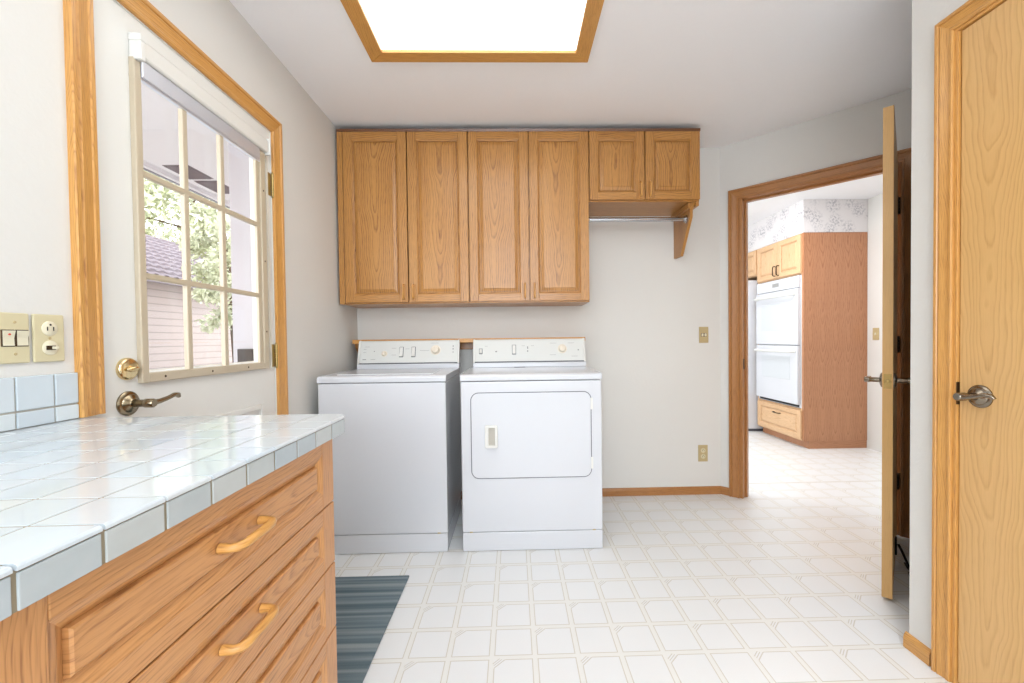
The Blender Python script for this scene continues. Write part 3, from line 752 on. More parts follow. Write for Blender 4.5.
for j in range(len(ys) - 1):
    for i in range(len(xs) - 1):
        a, b_, c_, d_ = xs[i + 1] + g, xs[i] - (g if i else 0), ys[j + 1] + g, ys[j] - (g if j else 0)
        if i and j: m.rbox(a, b_, c_, d_, 0.9190, 0.9250, 0.0003, 1)
        elif j: m.prism([(a, 0.9190), (b_, 0.9190), (b_, 0.9222), (b_ - 0.0012, 0.9241), (b_ - 0.0035, 0.9250), (a, 0.9250)], 'y', c_, d_)
        elif i: m.prism([(c_, 0.9190), (d_, 0.9190), (d_, 0.9222), (d_ - 0.0012, 0.9241), (d_ - 0.0035, 0.9250), (c_, 0.9250)], 'x', a, b_)
        else:
            lay = [[(a, CY1 - o), (a, c_), (CX - o, c_)] + arc(o) for o in (0, 0, 0.0012, 0.0035)]
            zs = (0.9190, 0.9222, 0.9241, 0.9250); nn = len(lay[0])
            vs = [(p[0], p[1], z) for L_, z in zip(lay, zs) for p in L_]
            fs = [tuple(range(nn)), tuple(range(3 * nn, 4 * nn))]
            for q in range(3):
                for k in range(nn): fs.append((q * nn + k, q * nn + (k + 1) % nn, (q + 1) * nn + (k + 1) % nn, (q + 1) * nn + k))
            m.add(vs, fs)
build(m, 'top_tiles', M['tile_top'], ct)
m = MB()
for j in range(len(ys) - 1):
    if j: m.rbox(CX - 0.009, CX - 0.0005, ys[j + 1] + g * 1.4, ys[j] - g * 1.4, 0.8846, 0.9172, 0.0012, 2)
for i in range(len(xs) - 1):
    if i: m.rbox(xs[i + 1] + g, xs[i] - g, CY1 - 0.009, CY1 - 0.0005, 0.8846, 0.9172, 0.0012, 2)
out_ = [(CX - 0.0005, ys[1] + g * 1.4)] + arc(0.0005) + [(xs[1] + g, CY1 - 0.0005)]
in_ = [(CX - 0.009, ys[1] + g * 1.4)] + arc(0.009) + [(xs[1] + g, CY1 - 0.009)]
m.prism(out_ + in_[::-1], 'z', 0.8846, 0.9172)
build(m, 'edge_tiles', M['tile_edge'], ct)

bs = empty('tile_backsplash', (WL, 0.2, 0.926)); tag(bs, 'pale blue tile backsplash strip along the wall behind the counter', 'backsplash')
m = MB(); m.box(WL + 0.0005, WL + 0.006, CB, 1.0455, 0.9255, 1.036); build(m, 'grout_bed', M['grout_pale'], bs)
m = MB()
yb = [1.0462, 0.993] + [0.993 - 0.0765 * k for k in range(1, 23)]
for j in range(len(yb) - 1):
    for z0, z1 in ((0.9265, 0.9605), (0.9640, 1.0375)):
        m.rbox(WL + 0.001, WL + 0.0095, yb[j + 1] + g, yb[j] - g * (0.3 if j == 0 else 1), z0, z1, 0.002, 2)
build(m, 'wall_tiles', M['tile_wall'], bs)

# ------------------------------------------------------------------ switch plates and outlets
def plate_on(M4, w, h, name, label, cat, mat='almond', group=None):
    o = empty(name, M4 @ Vector((0, 0, 0))); tag(o, label, cat, group)
    m = MB(M4); m.rbox(-w / 2, w / 2, -0.006, -0.0005, -h / 2, h / 2, 0.0025, 2); build(m, 'cover_plate', M[mat], o); return o
def screw(M4, x, z, p):
    m = MB(M4 @ Matrix.Translation((x, -0.006, z))); m.lathe([(0.0032, 0), (0.0028, 0.0012), (0.0005, 0.0014)], (0, 0, 0), (0, -1, 0), 12); build(m, 'screw', M['almond_tan'], p)
def socket(M4, z, p, mat='almond_light'):
    A = M4 @ Matrix.Translation((0, 0, z))
    m = MB(A); m.lathe([(0.0165, 0.0), (0.0165, 0.0022), (0.0155, 0.003), (0.0005, 0.003)], (0, -0.0055, 0), (0, -1, 0), 24); k = build(m, 'socket', M[mat], p)
    m = MB(A)
    m.box(-0.0075, -0.0055, -0.0092, -0.008, -0.005, 0.004); m.box(0.0055, 0.0075, -0.0092, -0.008, -0.005, 0.004); m.lathe([(0.0022, 0), (0.0022, 0.0008)], (0, -0.0084, 0.0085), (0, -1, 0), 12)
    build(m, 'slots', M['black'], k)
def at_left(y, z): return ML @ Matrix.Translation((y, 0, z))
A = at_left(0.8915, 1.1205); o = plate_on(A, 0.115, 0.108, 'light_switch', 'almond double switch plate with two small rockers above the tile backsplash', 'light switch')
for q, x in enumerate((0.017, 0.0425)):
    m = MB(A @ Matrix.Translation((x, 0, 0.0))); m.rbox(-0.0125, 0.0125, -0.0075, -0.005, -0.018, 0.018, 0.001, 1); k = build(m, 'rocker_frame', M['hinge_dark'], o)
    m = MB(A @ Matrix.Translation((x, 0, 0.0))); m.prism([(-0.0065, -0.016), (-0.0085, -0.016), (-0.0078, 0.0), (-0.0115, 0.016), (-0.0065, 0.016)], 'x', -0.0100, 0.0100); kk = build(m, 'rocker', M['almond_light'], k)
m = MB(A @ Matrix.Translation((0.017, 0, 0.008))); m.lathe([(0.0022, 0), (0.0022, 0.0012)], (0, -0.0095, 0), (0, -1, 0), 12); build(m, 'pilot_light', M['red'], o)
for z in (0.034, -0.034): screw(A, 0.030, z, o)
A = at_left(0.9885, 1.1205); o = plate_on(A, 0.064, 0.108, 'wall_outlet', 'almond outlet and switch plate beside the left door casing', 'outlet')
socket(A, 0.022, o)
m = MB(A @ Matrix.Translation((0, 0, -0.022))); m.lathe([(0.0165, 0.0), (0.0165, 0.0022), (0.0155, 0.003), (0.0005, 0.003)], (0, -0.0055, 0), (0, -1, 0), 24); k = build(m, 'switch_face', M['almond_light'], o)
m = MB(A @ Matrix.Translation((0, 0, -0.022))); m.rbox(-0.010, 0.010, -0.0098, -0.008, -0.005, 0.005, 0.0006, 1); k2 = build(m, 'slot', M['hinge_dark'], k)
m = MB(A @ Matrix.Translation((0, 0, -0.022))); m.rbox(0.001, 0.009, -0.018, -0.0085, -0.003, 0.003, 0.0012, 1); build(m, 'toggle', M['almond_light'], o)
screw(A, 0, 0, o)
A = Matrix.Translation((1.323, D, 1.117)); o = plate_on(A, 0.066, 0.112, 'light_switch', 'tan light switch plate on the back wall, level with the kitchen oven', 'light switch', 'almond_tan')
m = MB(A); m.rbox(-0.019, 0.019, -0.0075, -0.005, -0.012, 0.012, 0.001, 1); k = build(m, 'rocker_frame', M['hinge_dark'], o)
for x in (-0.010, 0.010):
    m = MB(A); m.rbox(x - 0.007, x + 0.007, -0.0105, -0.007, -0.010, 0.010, 0.0015, 1); build(m, 'rocker', M['almond_light'], o)
for z in (0.036, -0.036): screw(A, 0, z, o)
A = Matrix.Translation((1.314, D, 0.288)); o = plate_on(A, 0.068, 0.116, 'wall_outlet', 'tan outlet low on the back wall above the baseboard', 'outlet', 'almond_tan')
socket(A, 0.021, o, 'almond'); socket(A, -0.021, o, 'almond'); screw(A, 0, 0, o)
MK = Matrix(((0, 1, 0, 3.43), (1, 0, 0, 0), (0, 0, 1, 0), (0, 0, 0, 1)))
A = MK @ Matrix.Translation((3.91, 0, 1.11)); o = plate_on(A, 0.07, 0.115, 'light_switch', 'tan light switch plate on the kitchen wall right of the oven cabinet', 'light switch', 'almond_tan')
m = MB(A); m.rbox(-0.006, 0.006, -0.014, -0.005, -0.012, 0.010, 0.002, 1); build(m, 'toggle', M['almond_light'], o)

# ------------------------------------------------------------------ ceiling light
cl = empty('ceiling_light', (-0.14, 1.33, H)); tag(cl, 'large ceiling light with an oak frame and a glowing white diffuser', 'ceiling light')
lx0, lx1, ly0, ly1, fw = -0.640, 0.362, 0.62, 1.985, 0.066
m = MB()
zc0, zc1 = H - 0.018, H - 0.0005
def mitre(a, b, c, d_, gr):
    # outer a->b, inner d_->c
    vs = [(p[0], p[1], z) for z in (zc0, zc1) for p in (a, b, c, d_)]
    m.add(vs, [(0, 1, 2, 3), (7, 6, 5, 4), (0, 4, 5, 1), (1, 5, 6, 2), (2, 6, 7, 3), (3, 7, 4, 0)], grain=gr)
o4 = [(lx0, ly0), (lx1, ly0), (lx1, ly1), (lx0, ly1)]; i4 = [(lx0 + fw, ly0 + fw), (lx1 - fw, ly0 + fw), (lx1 - fw, ly1 - fw), (lx0 + fw, ly1 - fw)]
for i in range(4): mitre(o4[i], o4[(i + 1) % 4], i4[(i + 1) % 4], i4[i], 'x' if i % 2 == 0 else 'y')
build(m, 'frame', M['casing'], cl, bevel=0.0015)
m = MB(); m.box(lx0 + fw - 0.006, lx1 - fw + 0.006, ly0 + fw - 0.006, ly1 - fw + 0.006, H - 0.005, H - 0.0005); build(m, 'diffuser', M['diffuser'], cl)

# ------------------------------------------------------------------ rug
m = MB(); m.rbox(-1.03, -0.502, 1.085, 1.958, 0.0005, 0.009, 0.003, 2)
rg = base(build(m, 'floor_mat', M['rug']), (-0.766, 1.52, 0.0)); tag(rg, 'blue grey striped floor mat in front of the outside door', 'mat')

# ------------------------------------------------------------------ outside door (left wall)
d1 = empty('door_1', (WL, 1.52, 0)); struct(d1, 'white outside door with a nine-pane window and brass hardware')
sy0, sy1 = 1.1165, 1.9075
gy0, gy1, gz0, gz1 = 1.243, 1.832, 1.022, 1.900
m = MB(ML)
for a in ((sy0, gy0, 0.008, 2.037), (gy1, sy1, 0.008, 2.037), (gy0, gy1, 0.008, gz0), (gy0, gy1, gz1, 2.037)):
    m.box(a[0], a[1], 0.004, 0.048, a[2], a[3])
build(m, 'slab', M['white_door'], d1)
def frame_ring(M4, o, wd, y0, y1, r=0.003):
    m = MB(M4)
    m.rbox(o[0], o[0] + wd, y0, y1, o[2], o[3], r, 2); m.rbox(o[1] - wd, o[1], y0, y1, o[2], o[3], r, 2)
    m.rbox(o[0] + wd - 0.001, o[1] - wd + 0.001, y0, y1, o[2], o[2] + wd, r, 2); m.rbox(o[0] + wd - 0.001, o[1] - wd + 0.001, y0, y1, o[3] - wd, o[3], r, 2)
    return m
m = MB(ML)
FO = (1.2215, 1.846, 0.992, 1.915)
m.rbox(FO[0], FO[0] + 0.0235, -0.011, 0.006, FO[2], FO[3], 0.003, 2); m.rbox(FO[1] - 0.034, FO[1], -0.011, 0.006, FO[2], FO[3], 0.003, 2)
m.rbox(FO[1] - 0.060, FO[1] - 0.033, -0.006, 0.006, FO[2] + 0.02, FO[3], 0.003, 2)
m.rbox(FO[0] + 0.0225, FO[1] - 0.033, -0.011, 0.006, FO[2], FO[2] + 0.028, 0.003, 2)
wf = build(m, 'window_frame', M['tan_frame'], d1, merge=True)
m = MB(ML); m.rbox(FO[0] + 0.0225, FO[1] - 0.033, -0.0105, 0.006, 1.864, FO[3], 0.003, 2); build(m, 'top_rail', M['silver'], wf)
m = MB(ML)
for y in (1.41, 1.585): m.rbox(y - 0.010, y + 0.010, -0.006, 0.010, gz0 - 0.004, 1.870, 0.003, 2)
for z in (1.302, 1.598): m.rbox(gy0 - 0.004, 1.79, -0.0065, 0.0095, z - 0.009, z + 0.009, 0.003, 2)
build(m, 'muntins', M['tan_frame'], wf)
m = MB(ML)
for y in (1.30, 1.50, 1.70): m.lathe([(0.004, 0), (0.003, 0.001)], (y, -0.011, 1.006), (0, -1, 0), 10)
for z in (1.15, 1.45, 1.75): m.lathe([(0.004, 0), (0.003, 0.001)], (1.829, -0.011, z), (0, -1, 0), 10)
build(m, 'screws', M['hinge_dark'], wf)
m = MB(ML); m.box(gy0 - 0.006, gy1 + 0.006, 0.022, 0.026, gz0 - 0.006, gz1 + 0.006); build(m, 'glass', M['glass'], d1)
m = frame_ring(ML, (1.20, 1.875, 0.985, 1.935), 0.040, 0.046, 0.052); build(m, 'outer_frame', M['cream_frame'], d1)
m = MB(ML)
for (y0, y1, z0, z1) in ((1.24, 1.81, 0.2, 0.845),):
    fr = frame_ring(ML, (y0, y1, z0, z1), 0.022, -0.005, 0.005); m.v += []; 
    n0 = len(m.v); m.v += fr.v; m.f += [[i + n0 for i in f] for f in fr.f]; m.uv += fr.uv; m.smooth += fr.smooth
build(m, 'panel_moulding', M['white_door'], d1)
m = MB(ML); m.lathe([(0.031, 0), (0.031, 0.006), (0.028, 0.011), (0.024, 0.013), (0.001, 0.013)], (1.187, 0.004, 1.036), (0, -1, 0)); db = build(m, 'deadbolt', M['brass'], d1)
m = MB(ML); m.tube([(1.170, -0.013, 1.034), (1.178, -0.018, 1.035), (1.188, -0.020, 1.036), (1.199, -0.018, 1.037), (1.206, -0.014, 1.038)], [0.003, 0.005, 0.006, 0.005, 0.003], 12, sq=1.3)
m.lathe([(0.009, 0), (0.008, 0.010)], (1.187, -0.008, 1.036), (0, -1, 0), 16); build(m, 'thumb_turn', M['brass'], db)
def lever(M4, y, z, sgn, face, parent, mat, L=0.115):
    """rosette, neck and a wave lever pointing along local sgn*x"""
    m = MB(M4); m.lathe([(0.034, 0), (0.034, 0.004), (0.030, 0.008), (0.026, 0.009), (0.023, 0.014), (0.014, 0.017), (0.012, 0.02)], (y, face, z), (0, -1, 0), 32)
    lv = build(m, 'lever_handle', M[mat], parent)
    m = MB(M4)
    m.lathe([(0.011, 0), (0.0105, 0.03), (0.0125, 0.034), (0.0125, 0.054), (0.010, 0.058)], (y, face - 0.016, z), (0, -1, 0), 20)
    yy = face - 0.062
    m.tube([(y - sgn * 0.006, yy, z), (y + sgn * 0.012, yy, z + 0.0), (y + sgn * L * 0.3, yy - 0.002, z + 0.002), (y + sgn * L * 0.55, yy - 0.003, z + 0.007), (y + sgn * L * 0.78, yy - 0.001, z + 0.013), (y + sgn * L * 0.95, yy + 0.004, z + 0.011), (y + sgn * L * 1.02, yy + 0.006, z + 0.004)],
           [0.010, 0.0105, 0.0085, 0.0075, 0.0075, 0.0085, 0.006], 14, sq=0.8)
    build(m, 'grip', M[mat], lv)
lever(ML, 1.188, 0.940, 1, 0.004, d1, 'antique', 0.105)
def hinge(M4, y, z, face, parent, mat, h=0.10):
    m = MB(M4)
    m.rbox(y - 0.024, y - 0.004, face - 0.002, face + 0.002, z - h / 2, z + h / 2, 0.0008, 1)
    for k in range(5): m.lathe([(0.0065, 0.0006), (0.0065, h / 5 - 0.0006)], (y + 0.003, face - 0.006, z - h / 2 + k * h / 5), (0, 0, 1), 14)
    m.lathe([(0.004, 0), (0.0055, 0.003), (0.003, 0.007)], (y + 0.003, face - 0.006, z + h / 2), (0, 0, 1), 12)
    m.lathe([(0.003, -0.007), (0.0055, -0.003), (0.004, 0)], (y + 0.003, face - 0.006, z - h / 2), (0, 0, 1), 12)
    build(m, 'hinge', M[mat], parent)
for z in (1.803, 1.045, 0.25): hinge(ML, 1.9095, z, 0.003, d1, 'hinge_brass')
m = MB(ML); m.box(1.1135, 1.9105, -0.004, 0.084, 0.0005, 0.008, 'x'); build(m, 'threshold', M['tan_frame'], d1)

# roller shade over the door window
sh = empty('window_shade', (WL, 1.53, 1.94)); tag(sh, 'white rolled-up window shade headrail at the top of the outside door', 'window shade')
m = MB(ML); m.prism([(0.0025, 1.918), (-0.022, 1.918), (-0.026, 1.924), (-0.026, 1.966), (-0.021, 1.974), (0.0035, 1.974)], 'x', 1.240, 1.848); build(m, 'headrail', M['headrail'], sh, bevel=0.002)
m = MB(ML); m.rbox(1.243, 1.80, -0.016, -0.0115, 1.869, 1.9175, 0.002, 2); build(m, 'bottom_bar', M['silver'], sh)
m = MB(ML); m.rbox(1.2225, 1.2395, -0.030, 0.0035, 1.908, 1.962, 0.003, 2); m.rbox(1.221, 1.241, -0.032, 0.0035, 1.960, 1.980, 0.002, 2); build(m, 'end_bracket', M['white_plastic'], sh, merge=True)
m = MB(ML); m.rbox(1.849, 1.861, -0.030, 0.0035, 1.91, 1.98, 0.003, 2); build(m, 'end_bracket', M['white_plastic'], sh)
m = MB(ML); m.box(1.870, 1.877, -0.003, 0.0038, 0.99, 1.985); build(m, 'side_track', M['cream_frame'], sh)

# ------------------------------------------------------------------ open door at the kitchen doorway
hp = MA @ Vector((0.925, -0.013, 0))
d2 = empty('door_2', hp, math.radians(226.2)); struct(d2, 'oak door standing open at the kitchen doorway, seen edge on')
MDO = OM[d2]            # local x runs from hinge to free edge; local y across the thickness
m = MB(MDO); t2 = 0.0345
m.box(0.004, 0.785, -t2, 0.0, 0.012, 2.030, 'z', off=(0.9, 0.3)); build(m, 'slab', M['birch_plain'], d2, bevel=0.0015)
for z in (1.80, 1.05, 0.30):
    m = MB(MDO); m.rbox(0.006, 0.042, -0.0005, 0.0022, z - 0.045, z + 0.045, 0.0006, 1)
    for k in range(5): m.lathe([(0.006, 0.0006), (0.006, 0.0174)], (-0.004, 0.004, z - 0.045 + k * 0.018), (0, 0, 1), 12)
    build(m, 'hinge', M['hinge_dark'], d2)
m = MB(MDO); m.rbox(0.7845, 0.7862, -t2 / 2 - 0.0125, -t2 / 2 + 0.0125, 0.882, 0.942, 0.0005, 1); lp = build(m, 'latch_plate', M['hinge_brass'], d2)
m = MB(MDO); m.lathe([(0.009, 0), (0.008, 0.008), (0.004, 0.009)], (0.786, -t2 / 2, 0.912), (1, 0, 0), 16); build(m, 'latch_bolt', M['hinge_brass'], lp)
def knobside(sg):
    y0 = 0.0 if sg > 0 else -t2
    ax = (0, sg, 0)
    m = MB(MDO); m.lathe([(0.031, 0), (0.031, 0.004), (0.026, 0.008), (0.014, 0.011)], (0.722, y0, 0.912), ax, 28); k = build(m, 'lever_handle', M['pewter'], d2)
    m = MB(MDO); m.lathe([(0.0105, 0), (0.010, 0.034), (0.0115, 0.036), (0.0115, 0.050), (0.009, 0.054)], (0.722, y0 + sg * 0.008, 0.912), ax, 18)
    yy = y0 + sg * 0.052
    m.tube([(0.729, yy, 0.912), (0.707, yy, 0.912), (0.677, yy, 0.913), (0.647, yy, 0.915), (0.622, yy - sg * 0.004, 0.914)], [0.010, 0.010, 0.008, 0.007, 0.006], 12)
    build(m, 'grip', M['pewter'], k)
knobside(1); knobside(-1)
m = MB(MDO); m.rbox(0.40, 0.43, 0.0, 0.008, 0.06, 0.14, 0.002, 1)
m.tube([(0.415, 0.012, 0.11), (0.43, 0.03, 0.075), (0.455, 0.05, 0.03), (0.47, 0.058, 0.012)], 0.005, 10); m.lathe([(0.013, 0), (0.013, 0.012), (0.008, 0.016)], (0.472, 0.06, 0.001), (0, 0, 1), 14)
m.tube([(0.40, 0.035, 0.022), (0.44, 0.046, 0.018), (0.472, 0.06, 0.012)], 0.004, 8)
build(m, 'kick_down_stop', M['black'], d2)

# ------------------------------------------------------------------ closet door on the right wall
d3 = empty('door_3', (WR, 0.9, 0)); struct(d3, 'pale oak closet door at the right edge')
m = MB(MR); m.box(0.523, 1.272, 0.004, 0.039, 0.012, 2.028, 'z', off=(-1.195, 0.6)); build(m, 'slab', M['birch'], d3, bevel=0.0012)
lever(MR, 1.213, 0.918, -1, 0.004, d3, 'pewter', 0.082)
m = MB(MR); m.rbox(1.2735, 1.2748, -0.0045, 0.03, 0.885, 0.955, 0.0005, 1); build(m, 'strike_plate', M['hinge_dark'], d3)
m = MB(MA); m.rbox(0.1440, 0.1452, 0.006, 0.034, 0.88, 0.95, 0.0004, 1); sp_ = build(m, 'strike_plate', M['hinge_dark'], d2)

# ------------------------------------------------------------------ kitchen: oven cabinet, ovens, fridge, soffit
KX, KY = 2.800, 4.008
oc = empty('oven_cabinet', (3.1, 4.4, 0)); tag(oc, 'tall oak oven cabinet seen through the kitchen doorway', 'cabinet')
m = MB(); nst = 5; wd_ = (3.428 - KX) / nst
for k in range(nst):
    a_, b_ = KX + k * wd_, KX + (k + 1) * wd_; ov_ = 0.31 + 0.013 * (k % 2)
    m.add([(a_, KY, 0.075), (b_, KY, 0.075), (b_, KY, 2.094), (a_, KY, 2.094)], [(0, 1, 2, 3)], [(-wd_ / 2, 0.075 + ov_), (wd_ / 2, 0.075 + ov_), (wd_ / 2, 2.094 + ov_), (-wd_ / 2, 2.094 + ov_)])
    m.add([(a_, KY + 0.02, 0.075), (b_, KY + 0.02, 0.075), (b_, KY + 0.02, 2.094), (a_, KY + 0.02, 2.094)], [(3, 2, 1, 0)])
    for zz in (0.075, 2.094): m.add([(a_, KY, zz), (b_, KY, zz), (b_, KY + 0.02, zz), (a_, KY + 0.02, zz)], [(0, 1, 2, 3)])
for xx in (KX, 3.428): m.add([(xx, KY, 0.075), (xx, KY + 0.02, 0.075), (xx, KY + 0.02, 2.094), (xx, KY, 2.094)], [(0, 1, 2, 3)])
build(m, 'side_panel', M['redoak'], oc, merge=True)
m = MB(); m.box(KX + 0.055, 3.428, KY + 0.004, 4.765, 0.0, 0.075, 'x'); build(m, 'toe_kick', M['redoak'], oc)
m = MB()
for (y0, y1, z0, z1, gr) in ((KY + 0.0202, KY + 0.03, 0.075, 2.094, 'z'), (4.737, 4.767, 0.075, 2.094, 'z'), (KY + 0.03, 4.737, 0.075, 0.10, 'y'), (KY + 0.03, 4.737, 0.362, 0.385, 'y'), (KY + 0.03, 4.737, 1.700, 1.722, 'y'), (KY + 0.03, 4.737, 2.07, 2.094, 'y')):
    m.box(KX, KX + 0.02, y0, y1, z0, z1, gr)
build(m, 'face_frame', M['maplelight'], oc, bevel=0.001)
m = MB(); m.box(3.0, 3.428, 4.747, 4.767, 0.075, 2.094); m.box(KX + 0.02, 3.428, KY + 0.02, 4.747, 2.07, 2.094, 'x'); build(m, 'carcass', M['redoak'], oc)
MKF = Matrix(((0, 1, 0, KX - 0.02), (1, 0, 0, 0), (0, 0, 1, 0), (0, 0, 0, 1)))   # local x -> +Y, local y -> +X, fronts face -X
def kfront(parent, name, y0, y1, z0, z1, hand, vertical=True, pg='z'):
    M4 = MKF @ Matrix.Translation((y0, 0, z0)); mf, mp = MB(M4), MB(M4)
    raised(mf, mp, y1 - y0, z1 - z0, 0.05, 0.046, slope=0.026, pgrain=pg)
    o = build(mf, name, M['maplelight'], parent, bevel=0.0018); build(mp, 'panel', M['maplelight'], o)
    build(pull(M4 @ Matrix.Translation(hand), 0.10, 0.028, 0.005, vertical), 'handle', M['hinge_dark'], o)
kfront(oc, 'door', 4.025, 4.385, 1.712, 2.085, (0.36 - 0.028, 0, 0.075)); kfront(oc, 'door', 4.391, 4.748, 1.712, 2.085, (0.028, 0, 0.075))
kfront(oc, 'drawer', 4.025, 4.748, 0.092, 0.372, (0.36, 0, 0.20), False, 'x')

ov = empty('double_wall_oven', (3.0, 4.39, 0.39)); tag(ov, 'white double wall oven built into the oak cabinet', 'oven')
m = MB(); m.box(KX + 0.021, 3.35, 4.06, 4.715, 0.40, 1.69); m.rbox(KX - 0.006, KX + 0.019, 4.032, 4.742, 0.392, 1.693, 0.003, 2); build(m, 'body', M['white_enamel'], ov)
m = MB(); m.rbox(KX - 0.03, KX - 0.006, 4.038, 4.738, 1.575, 1.690, 0.004, 2); cp = build(m, 'control_panel', M['white_enamel'], ov)
m = MB(); m.box(KX - 0.0315, KX - 0.03, 4.34, 4.45, 1.615, 1.655); build(m, 'display', M['grey_mark'], cp)
for y_ in (4.24, 4.47):
    m = MB(); m.box(KX - 0.0308, KX - 0.0299, y_, y_ + 0.08, 1.63, 1.645); build(m, 'touch_keys', M['glass_dark'], cp)
for z0, z1, fz in ((1.012, 1.566, (1.16, 1.44)), (0.425, 1.002, (0.66, 0.90))):
    m = MB(); m.rbox(KX - 0.04, KX - 0.006, 4.040, 4.736, z0, z1, 0.005, 2); dr = build(m, 'oven_door', M['white_enamel'], ov)
    m = MB(); m.rbox(KX - 0.0415, KX - 0.039, 4.15, 4.63, fz[0], fz[1], 0.001, 1); build(m, 'window', M['glass_dark'], dr)
    m = MB(); zz = z1 - 0.055; m.tube([(KX - 0.04, 4.075, zz), (KX - 0.075, 4.08, zz), (KX - 0.085, 4.10, zz), (KX - 0.085, 4.39, zz), (KX - 0.085, 4.68, zz), (KX - 0.075, 4.70, zz), (KX - 0.04, 4.705, zz)], 0.013, 12); build(m, 'handle', M['white_plastic'], dr)
m = MB(); m.box(KX - 0.008, KX + 0.0, 4.06, 4.715, 0.398, 0.421); build(m, 'vent_slot', M['black'], ov)

fr = empty('refrigerator', (3.05, 5.22, 0)); tag(fr, 'white refrigerator past the oven cabinet', 'refrigerator')
m = MB(); m.rbox(2.70, 3.40, 4.790, 5.66, 0.03, 1.745, 0.006, 2); build(m, 'body', M['white_enamel'], fr)
m = MB(); m.box(2.688, 2.70, 4.80, 5.65, 0.10, 1.74); build(m, 'gasket', M['seam'], fr)
for y0, y1 in ((4.792, 5.17), (5.18, 5.658)):
    m = MB(); m.rbox(2.62, 2.688, y0, y1, 0.10, 1.745, 0.012, 3); dr = build(m, 'door', M['white_enamel'], fr)
    yy = 5.12 if y0 < 5 else 5.23
    m = MB(); m.tube([(2.62, yy, 0.6), (2.575, yy, 0.62), (2.57, yy, 1.0), (2.575, yy, 1.38), (2.62, yy, 1.4)], 0.012, 10); build(m, 'handle', M['white_plastic'], dr)
m = MB(); m.box(2.70, 3.38, 4.81, 5.64, 0.0, 0.03); m.box(2.66, 2.70, 4.81, 5.64, 0.02, 0.09); build(m, 'base_grille', M['seam'], fr)
fc = empty('wall_cabinet', (3.1, 5.2, 1.80)); tag(fc, 'small oak wall cabinet above the kitchen refrigerator', 'cabinet')
m = MB(); m.box(KX, 3.428, 4.769, 5.68, 1.792, 2.094, 'x'); build(m, 'body', M['maplelight'], fc, bevel=0.001)
kfront(fc, 'door', 4.775, 5.215, 1.80, 2.085, (0.41, 0, 0.075)); kfront(fc, 'door', 5.221, 5.67, 1.80, 2.085, (0.03, 0, 0.075))
m = MB(); m.box(KX, 3.428, KY, 5.70, 2.096, H); struct(build(m, 'wall_soffit', M['paper']), 'floral wallpaper soffit above the oven cabinet')
m = MB(); m.box(2.7, 3.428, 5.69, 6.2, 0.0, 2.09); struct(build(m, 'wall_kitchen_pier', M['wall']))

# ------------------------------------------------------------------ outside the door window
m = MB(); m.box(-40, WL - 0.085, -20, 40, -0.3, -0.15); struct(build(m, 'ground', M['ground']))
m = MB(); m.box(-3.0, WL - 0.085, -3, 6.0, 2.60, 2.68); m.box(-3.04, -3.0, -3, 6.0, 2.56, 2.75); struct(build(m, 'porch_ceiling', M['soffit']), 'white porch soffit outside the door window')
m = MB(); m.box(-3.06, -3.04, -3, 6.0, 2.55, 2.585); struct(build(m, 'trim_7', M['cleat']))
for y0, y1 in ((3.62, 3.92), (3.97, 4.30)):
    m = MB()
    for k in range(9): m.box(-2.92 + k * 0.022, -2.92 + k * 0.022 + 0.015, y0 + 0.01, y1 - 0.01, 2.588, 2.600)
    v = empty('soffit_vent', (-2.83, (y0 + y1) / 2, 2.6)); tag(v, 'grey slotted soffit vent outside, ' + ('the nearer of the two' if y0 < 3.8 else 'the farther of the two'), 'vent', 'vents in the porch soffit')
    build(m, 'slats', M['vent'], v)
    m = MB(); m.box(-2.93, -2.715, y0, y1, 2.596, 2.5995); build(m, 'frame', M['vent'], v)
m = MB(); m.box(-2.037, WL - 0.085, 3.10, 6.2, -0.15, 2.60); struct(build(m, 'wall_wing', M['outwall']), 'white outside wall at the right of the door window')
m = MB(); m.rbox(-1.985, -1.88, 3.06, 3.10, 0.945, 1.058, 0.004, 2); mb_ = build(m, 'utility_box', M['tin']); base(mb_, (-1.932, 3.1, 0.945)); tag(mb_, 'small dark box on the white wall outside the door window', 'box')

nh = empty('neighbor_house', (-7, 4, -0.15)); tag(nh, 'neighbouring house with peach siding and a mauve tile roof', 'house')
m = MB(); m.box(-9.0, -5.0, -4.0, 18, -0.15, 2.0); m.prism([(-9.0, 2.0), (-5.0, 2.0), (-7.0, 3.08)], 'y', -4.0, 18); build(m, 'siding_wall', M['siding'], nh)
m = MB()
for side in (1,):
    vs = []; fs = []; ny, nx = 540, 12
    ex0, ez0, ex1, ez1 = -4.72, 1.96, -7.0, 3.16
    for i in range(nx * 2):
        row = i // 2; t0 = (row + (i % 2)) / nx
        for j in range(ny + 1):
            y = -4.1 + 22.2 * j / ny
            wv = 0.035 * abs(math.sin(math.pi * y / 0.17))
            stp = 0.035 if i % 2 == 0 else 0.0
            vs.append((ex0 + (ex1 - ex0) * t0, y, ez0 + (ez1 - ez0) * t0 + wv + stp))
    for i in range(nx * 2 - 1):
        for j in range(ny):
            a = i * (ny + 1) + j; fs.append((a, a + 1, a + ny + 2, a + ny + 1))
    m.add(vs, fs, [(0, 0)] * len(vs))
m.prism([(-7.0, 3.10), (-7.0, 3.19), (-9.3, 1.98), (-9.3, 1.89)], 'y', -4.1, 18.1); m.prism([(-4.72, 1.93), (-4.72, 1.965), (-7.0, 3.165), (-7.0, 3.08)], 'y', -4.1, 18.1)
build(m, 'tile_roof', M['rooftile'], nh, fix=False)
m = MB(); m.rbox(-4.75, -4.715, -4.1, 18.1, 1.915, 1.965, 0.005, 2); build(m, 'fascia_board', M['vent'], nh)
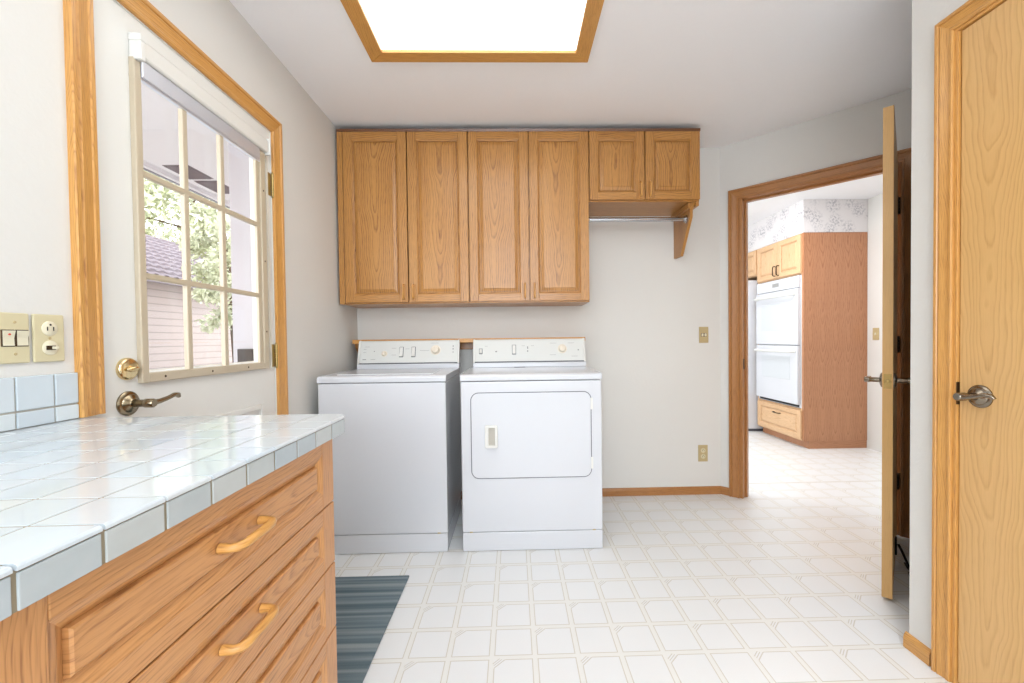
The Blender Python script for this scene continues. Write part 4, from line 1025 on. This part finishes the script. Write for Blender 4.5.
def tree(loc, h, r, z0, nleaf, mat, seed, label, size=0.16, tr=0.16, cs=(0, 0)):
    rng = np.random.default_rng(seed)
    o = empty('tree', loc); tag(o, label, 'tree', 'trees outside the door window')
    m = MB(); pts = [(loc[0] + 0.1 * math.sin(k), loc[1] + 0.08 * math.cos(k * 1.7), loc[2] + h * 0.9 * k / 6) for k in range(7)]
    m.tube(pts, [tr - tr * 0.125 * k for k in range(7)], 10)
    for k in range(7):
        a = k * 2.4; zb = z0 + (h - z0) * (0.05 + 0.11 * k)
        m.tube([(loc[0], loc[1], zb), (loc[0] + r * 0.4 * math.cos(a), loc[1] + r * 0.4 * math.sin(a), zb + 0.3), (loc[0] + r * 0.8 * math.cos(a), loc[1] + r * 0.8 * math.sin(a), zb + 0.5)], [tr * 0.3, tr * 0.2, tr * 0.08], 6)
    build(m, 'trunk', M['bark'], o)
    # leaf sprays gathered in clumps
    nc = 60
    cl_ = []
    while len(cl_) < nc:
        p = rng.uniform(-1, 1, 3)
        if np.linalg.norm(p) < 1: cl_.append(p)
    cl_ = np.array(cl_)
    cc = np.array([loc[0] + cs[0], loc[1] + cs[1], loc[2] + (z0 + h) / 2]) + cl_ * np.array([r, r, (h - z0) / 2])
    ids = rng.integers(0, nc, nleaf)
    ctr = cc[ids] + rng.normal(0, 0.27 * r / 1.5, (nleaf, 3))
    d1_ = rng.normal(0, 1, (nleaf, 3)); d1_ /= np.linalg.norm(d1_, axis=1)[:, None]
    d2_ = np.cross(d1_, rng.normal(0, 1, (nleaf, 3))); d2_ /= np.linalg.norm(d2_, axis=1)[:, None]
    s = size * rng.uniform(0.6, 1.3, (nleaf, 1))
    vs = np.stack([ctr - d1_ * s, ctr - d2_ * s * 0.45, ctr + d1_ * s, ctr + d2_ * s * 0.45], 1).reshape(-1, 3)
    m = MB(); m.add([tuple(p) for p in vs], [(4 * i, 4 * i + 1, 4 * i + 2, 4 * i + 3) for i in range(nleaf)], [(0, 0)] * (4 * nleaf))
    build(m, 'foliage', mat, o, fix=False)
tree((-3.90, 5.87, -0.15), 4.6, 0.30, 1.45, 5000, M['leaf_a'], 1, 'slender pale leafy tree close to the window, seen through its middle column of panes', 0.045, 0.035, (0.0, -0.27))
tree((-12.9, 17.03, -0.15), 9.0, 2.6, 2.4, 10000, M['leaf_a'], 2, 'broad pale leafy tree rising behind the mauve tile roof', 0.14)
